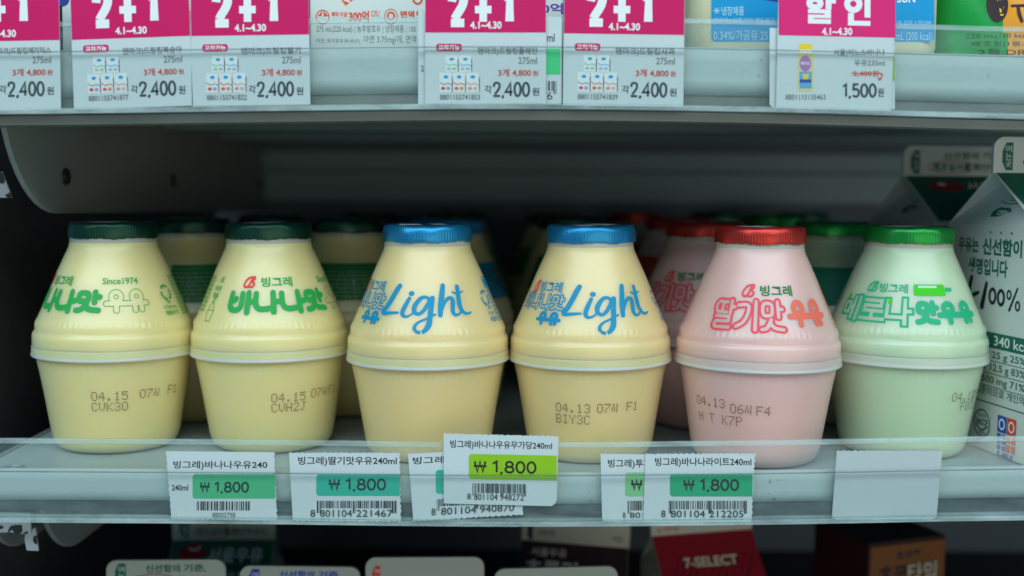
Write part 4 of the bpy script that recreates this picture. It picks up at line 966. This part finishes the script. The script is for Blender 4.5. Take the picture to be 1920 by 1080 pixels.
top_box(581, 802, 'white yoghurt box with orange icons and grey small print above the bare lip', [
    ('print_orange', poly([(636, 6), (670, 6), (648, -11)]) + [ribbon(ell(605, -32, 12, 13), 2, True)] + poly([(596, -30), (604, -20), (603, -30)]) + poly([(606, -20), (616, -30), (607, -31)]) + text('백억 이상', B(622, 22, 651, 32), .03) + text('300억', B(654, 20, 692, 42), .04) + text('CFU', B(696, 20, 711, 31), .01)
        + [ribbon(ell(733, -31, 12, 14), 1.5, True), ribbon(ell(733, -30, 6, 7), 3.4, True)] + text('면역', B(751, 20, 777, 34), .04) + text('특허', B(780, 20, 794, 31), .02) + [ribbon(ell(783, 2, 8, 9), 4, True)]),
    ('ink_white', [ribbon([(642, 4), (655, -1)], 2), ribbon([(645, 0), (660, -6)], 2)]),
    ('ink_grey', text('275 mL(220 kcal) | 농후발효유 | 냉장제품 | 100', B(593, 47, 780, 63), .0) + text('아연 3.75mg/개, 면역', B(682, 66, 780, 83), .0) + text('아연, 무지방우유(국산),', B(593, 72, 676, 82), .0))])
top_box(806, 1056, 'white yoghurt box with purple writing, above the green strip', [('print_purple', text('300억', B(985, 6, 1056, 26), .03))])
# cream bottle with a wrap-round blue label
def cream():
    a, b = P(1296, 80, 487).x, P(1769, 80, 487).x; c = (a + b) / 2; w = (b - a) / 2
    t = empty('yoghurt_bottle', (c, 487 + 26, UPZ), 'wide cream bottle with a blue label behind the discount tag', 'yoghurt bottle')
    o2 = rect(-w, -26, w, 26, rad=11)[0][0]; n = len(o2); g = G(); rows = [(.93, 0), (.985, 1.2), (1, 4), (1, 60), (.9, 74), (.4, 80)]
    for s, z in rows: g.v += [(x*s, y*s, z) for x, y in o2]
    for i in range(len(rows)-1):
        for k in range(n): g.f.append((i*n+k, i*n+(k+1) % n, (i+1)*n+(k+1) % n, (i+1)*n+k)); g.m.append(0)
    g.f += [tuple(range(n))[::-1], tuple((len(rows)-1)*n+k for k in range(n))]; g.m += [0, 0]
    g.build('body', 'cream_bottle', t, smooth=40)
    def m(x, y, k):
        p = P(x, -y, 487 - .08 - .006*k); return (p.x - c, p.y - 513, p.z - UPZ)
    lay([('print_cyan', rect(*B(1334, -60, 1752, 78), rad=9)), ('print_navy', [(ell(1560, 38, 196, 50, 40), [tuple(range(40))])]),
         ('print_pale_blue', text('냉장제품', B(1353, 12, 1395, 29), .01) + [ribbon([(1338, -20), (1350, -20)], 1.5), ribbon([(1341, -15), (1347, -25)], 1.5), ribbon([(1347, -15), (1341, -25)], 1.5)] + text('가공유 | 유통기한 별도표기', B(1338, 33, 1452, 43)) + text('0.34%/가공유 25', B(1338, 56, 1440, 76)) + text('여 섭취 1개(200', B(1682, 38, 1746, 48)) + text('mL (200 kcal)', B(1680, 60, 1747, 80))),
         ('ink_white', text('SUN', B(1682, -12, 1716, 5), .03))], m, 'label', t)
cream()
def pouch():
    Y = 492; x0, x1 = P(1772, 80, Y).x, P(2010, 80, Y).x; c = (x0 + x1)/2; w = (x1 - x0)/2
    t = empty('drink_pouch', (c, Y + 14, UPZ), 'glossy green and orange drink pouch at the upper right corner', 'drink pouch')
    g = G(); NX, NZ = 24, 16; mi = 0
    def surf(i, j, s):
        u = i/NX*2 - 1; z = j/NZ*84; th = 14*(1 - u*u)**.5 * (1 - (z/84)**2*.8) if abs(u) < 1 else 0
        return (u*w, s*th + .6*math.sin(u*9 + z*.2), z)
    for s in (-1, 1):
        b = len(g.v)
        for j in range(NZ+1):
            for i in range(NX+1): g.v.append(surf(i, j, s))
        for j in range(NZ):
            for i in range(NX):
                q = (b+j*(NX+1)+i, b+j*(NX+1)+i+1, b+(j+1)*(NX+1)+i+1, b+(j+1)*(NX+1)+i)
                g.f.append(q if s < 0 else q[::-1]); u = (i+.5)/NX; g.m.append(1 if u > .50 - j*.016 else (2 if u > .40 - j*.016 and j > 3 else 0))
    g.build('body', ['pouch_green', 'pouch_orange', 'pouch_bright'], t, smooth=60)
    def m(x, y, k):
        p = P(x, -y, Y - 1.2); u = (p.x - c)/w; z = p.z - UPZ
        th = 14*max(0, 1-u*u)**.5*(1-(z/84)**2*.8); return (p.x - c, -th + .6*math.sin(u*9 + z*.2) - .15 - .008*k, z)
    lay([('carton_brown', [(ell(1874, -8, 19, 33, 30), [tuple(range(30))])] + [ribbon([(1900, -10, .8), (1940, -8, 1)], 6), ribbon(smooth_path([(1912, -12), (1914, -26), (1918, -38)]), 7)]),
         ('print_yellow', text('우', B(1860, -24, 1885, 10), .03) + text('유', B(1860, 13, 1885, 36), .03)),
         ('carton_brown', text('220 mL(160 kcal), 가공유', B(1818, 60, 1990, 72)) + text('제조원(1동:DRAAB', B(1826, 76, 1990, 87)) + text('2동:DRAAC', B(1838, 91, 1990, 103)))], m, 'front_print', t, wrap=6)
pouch()
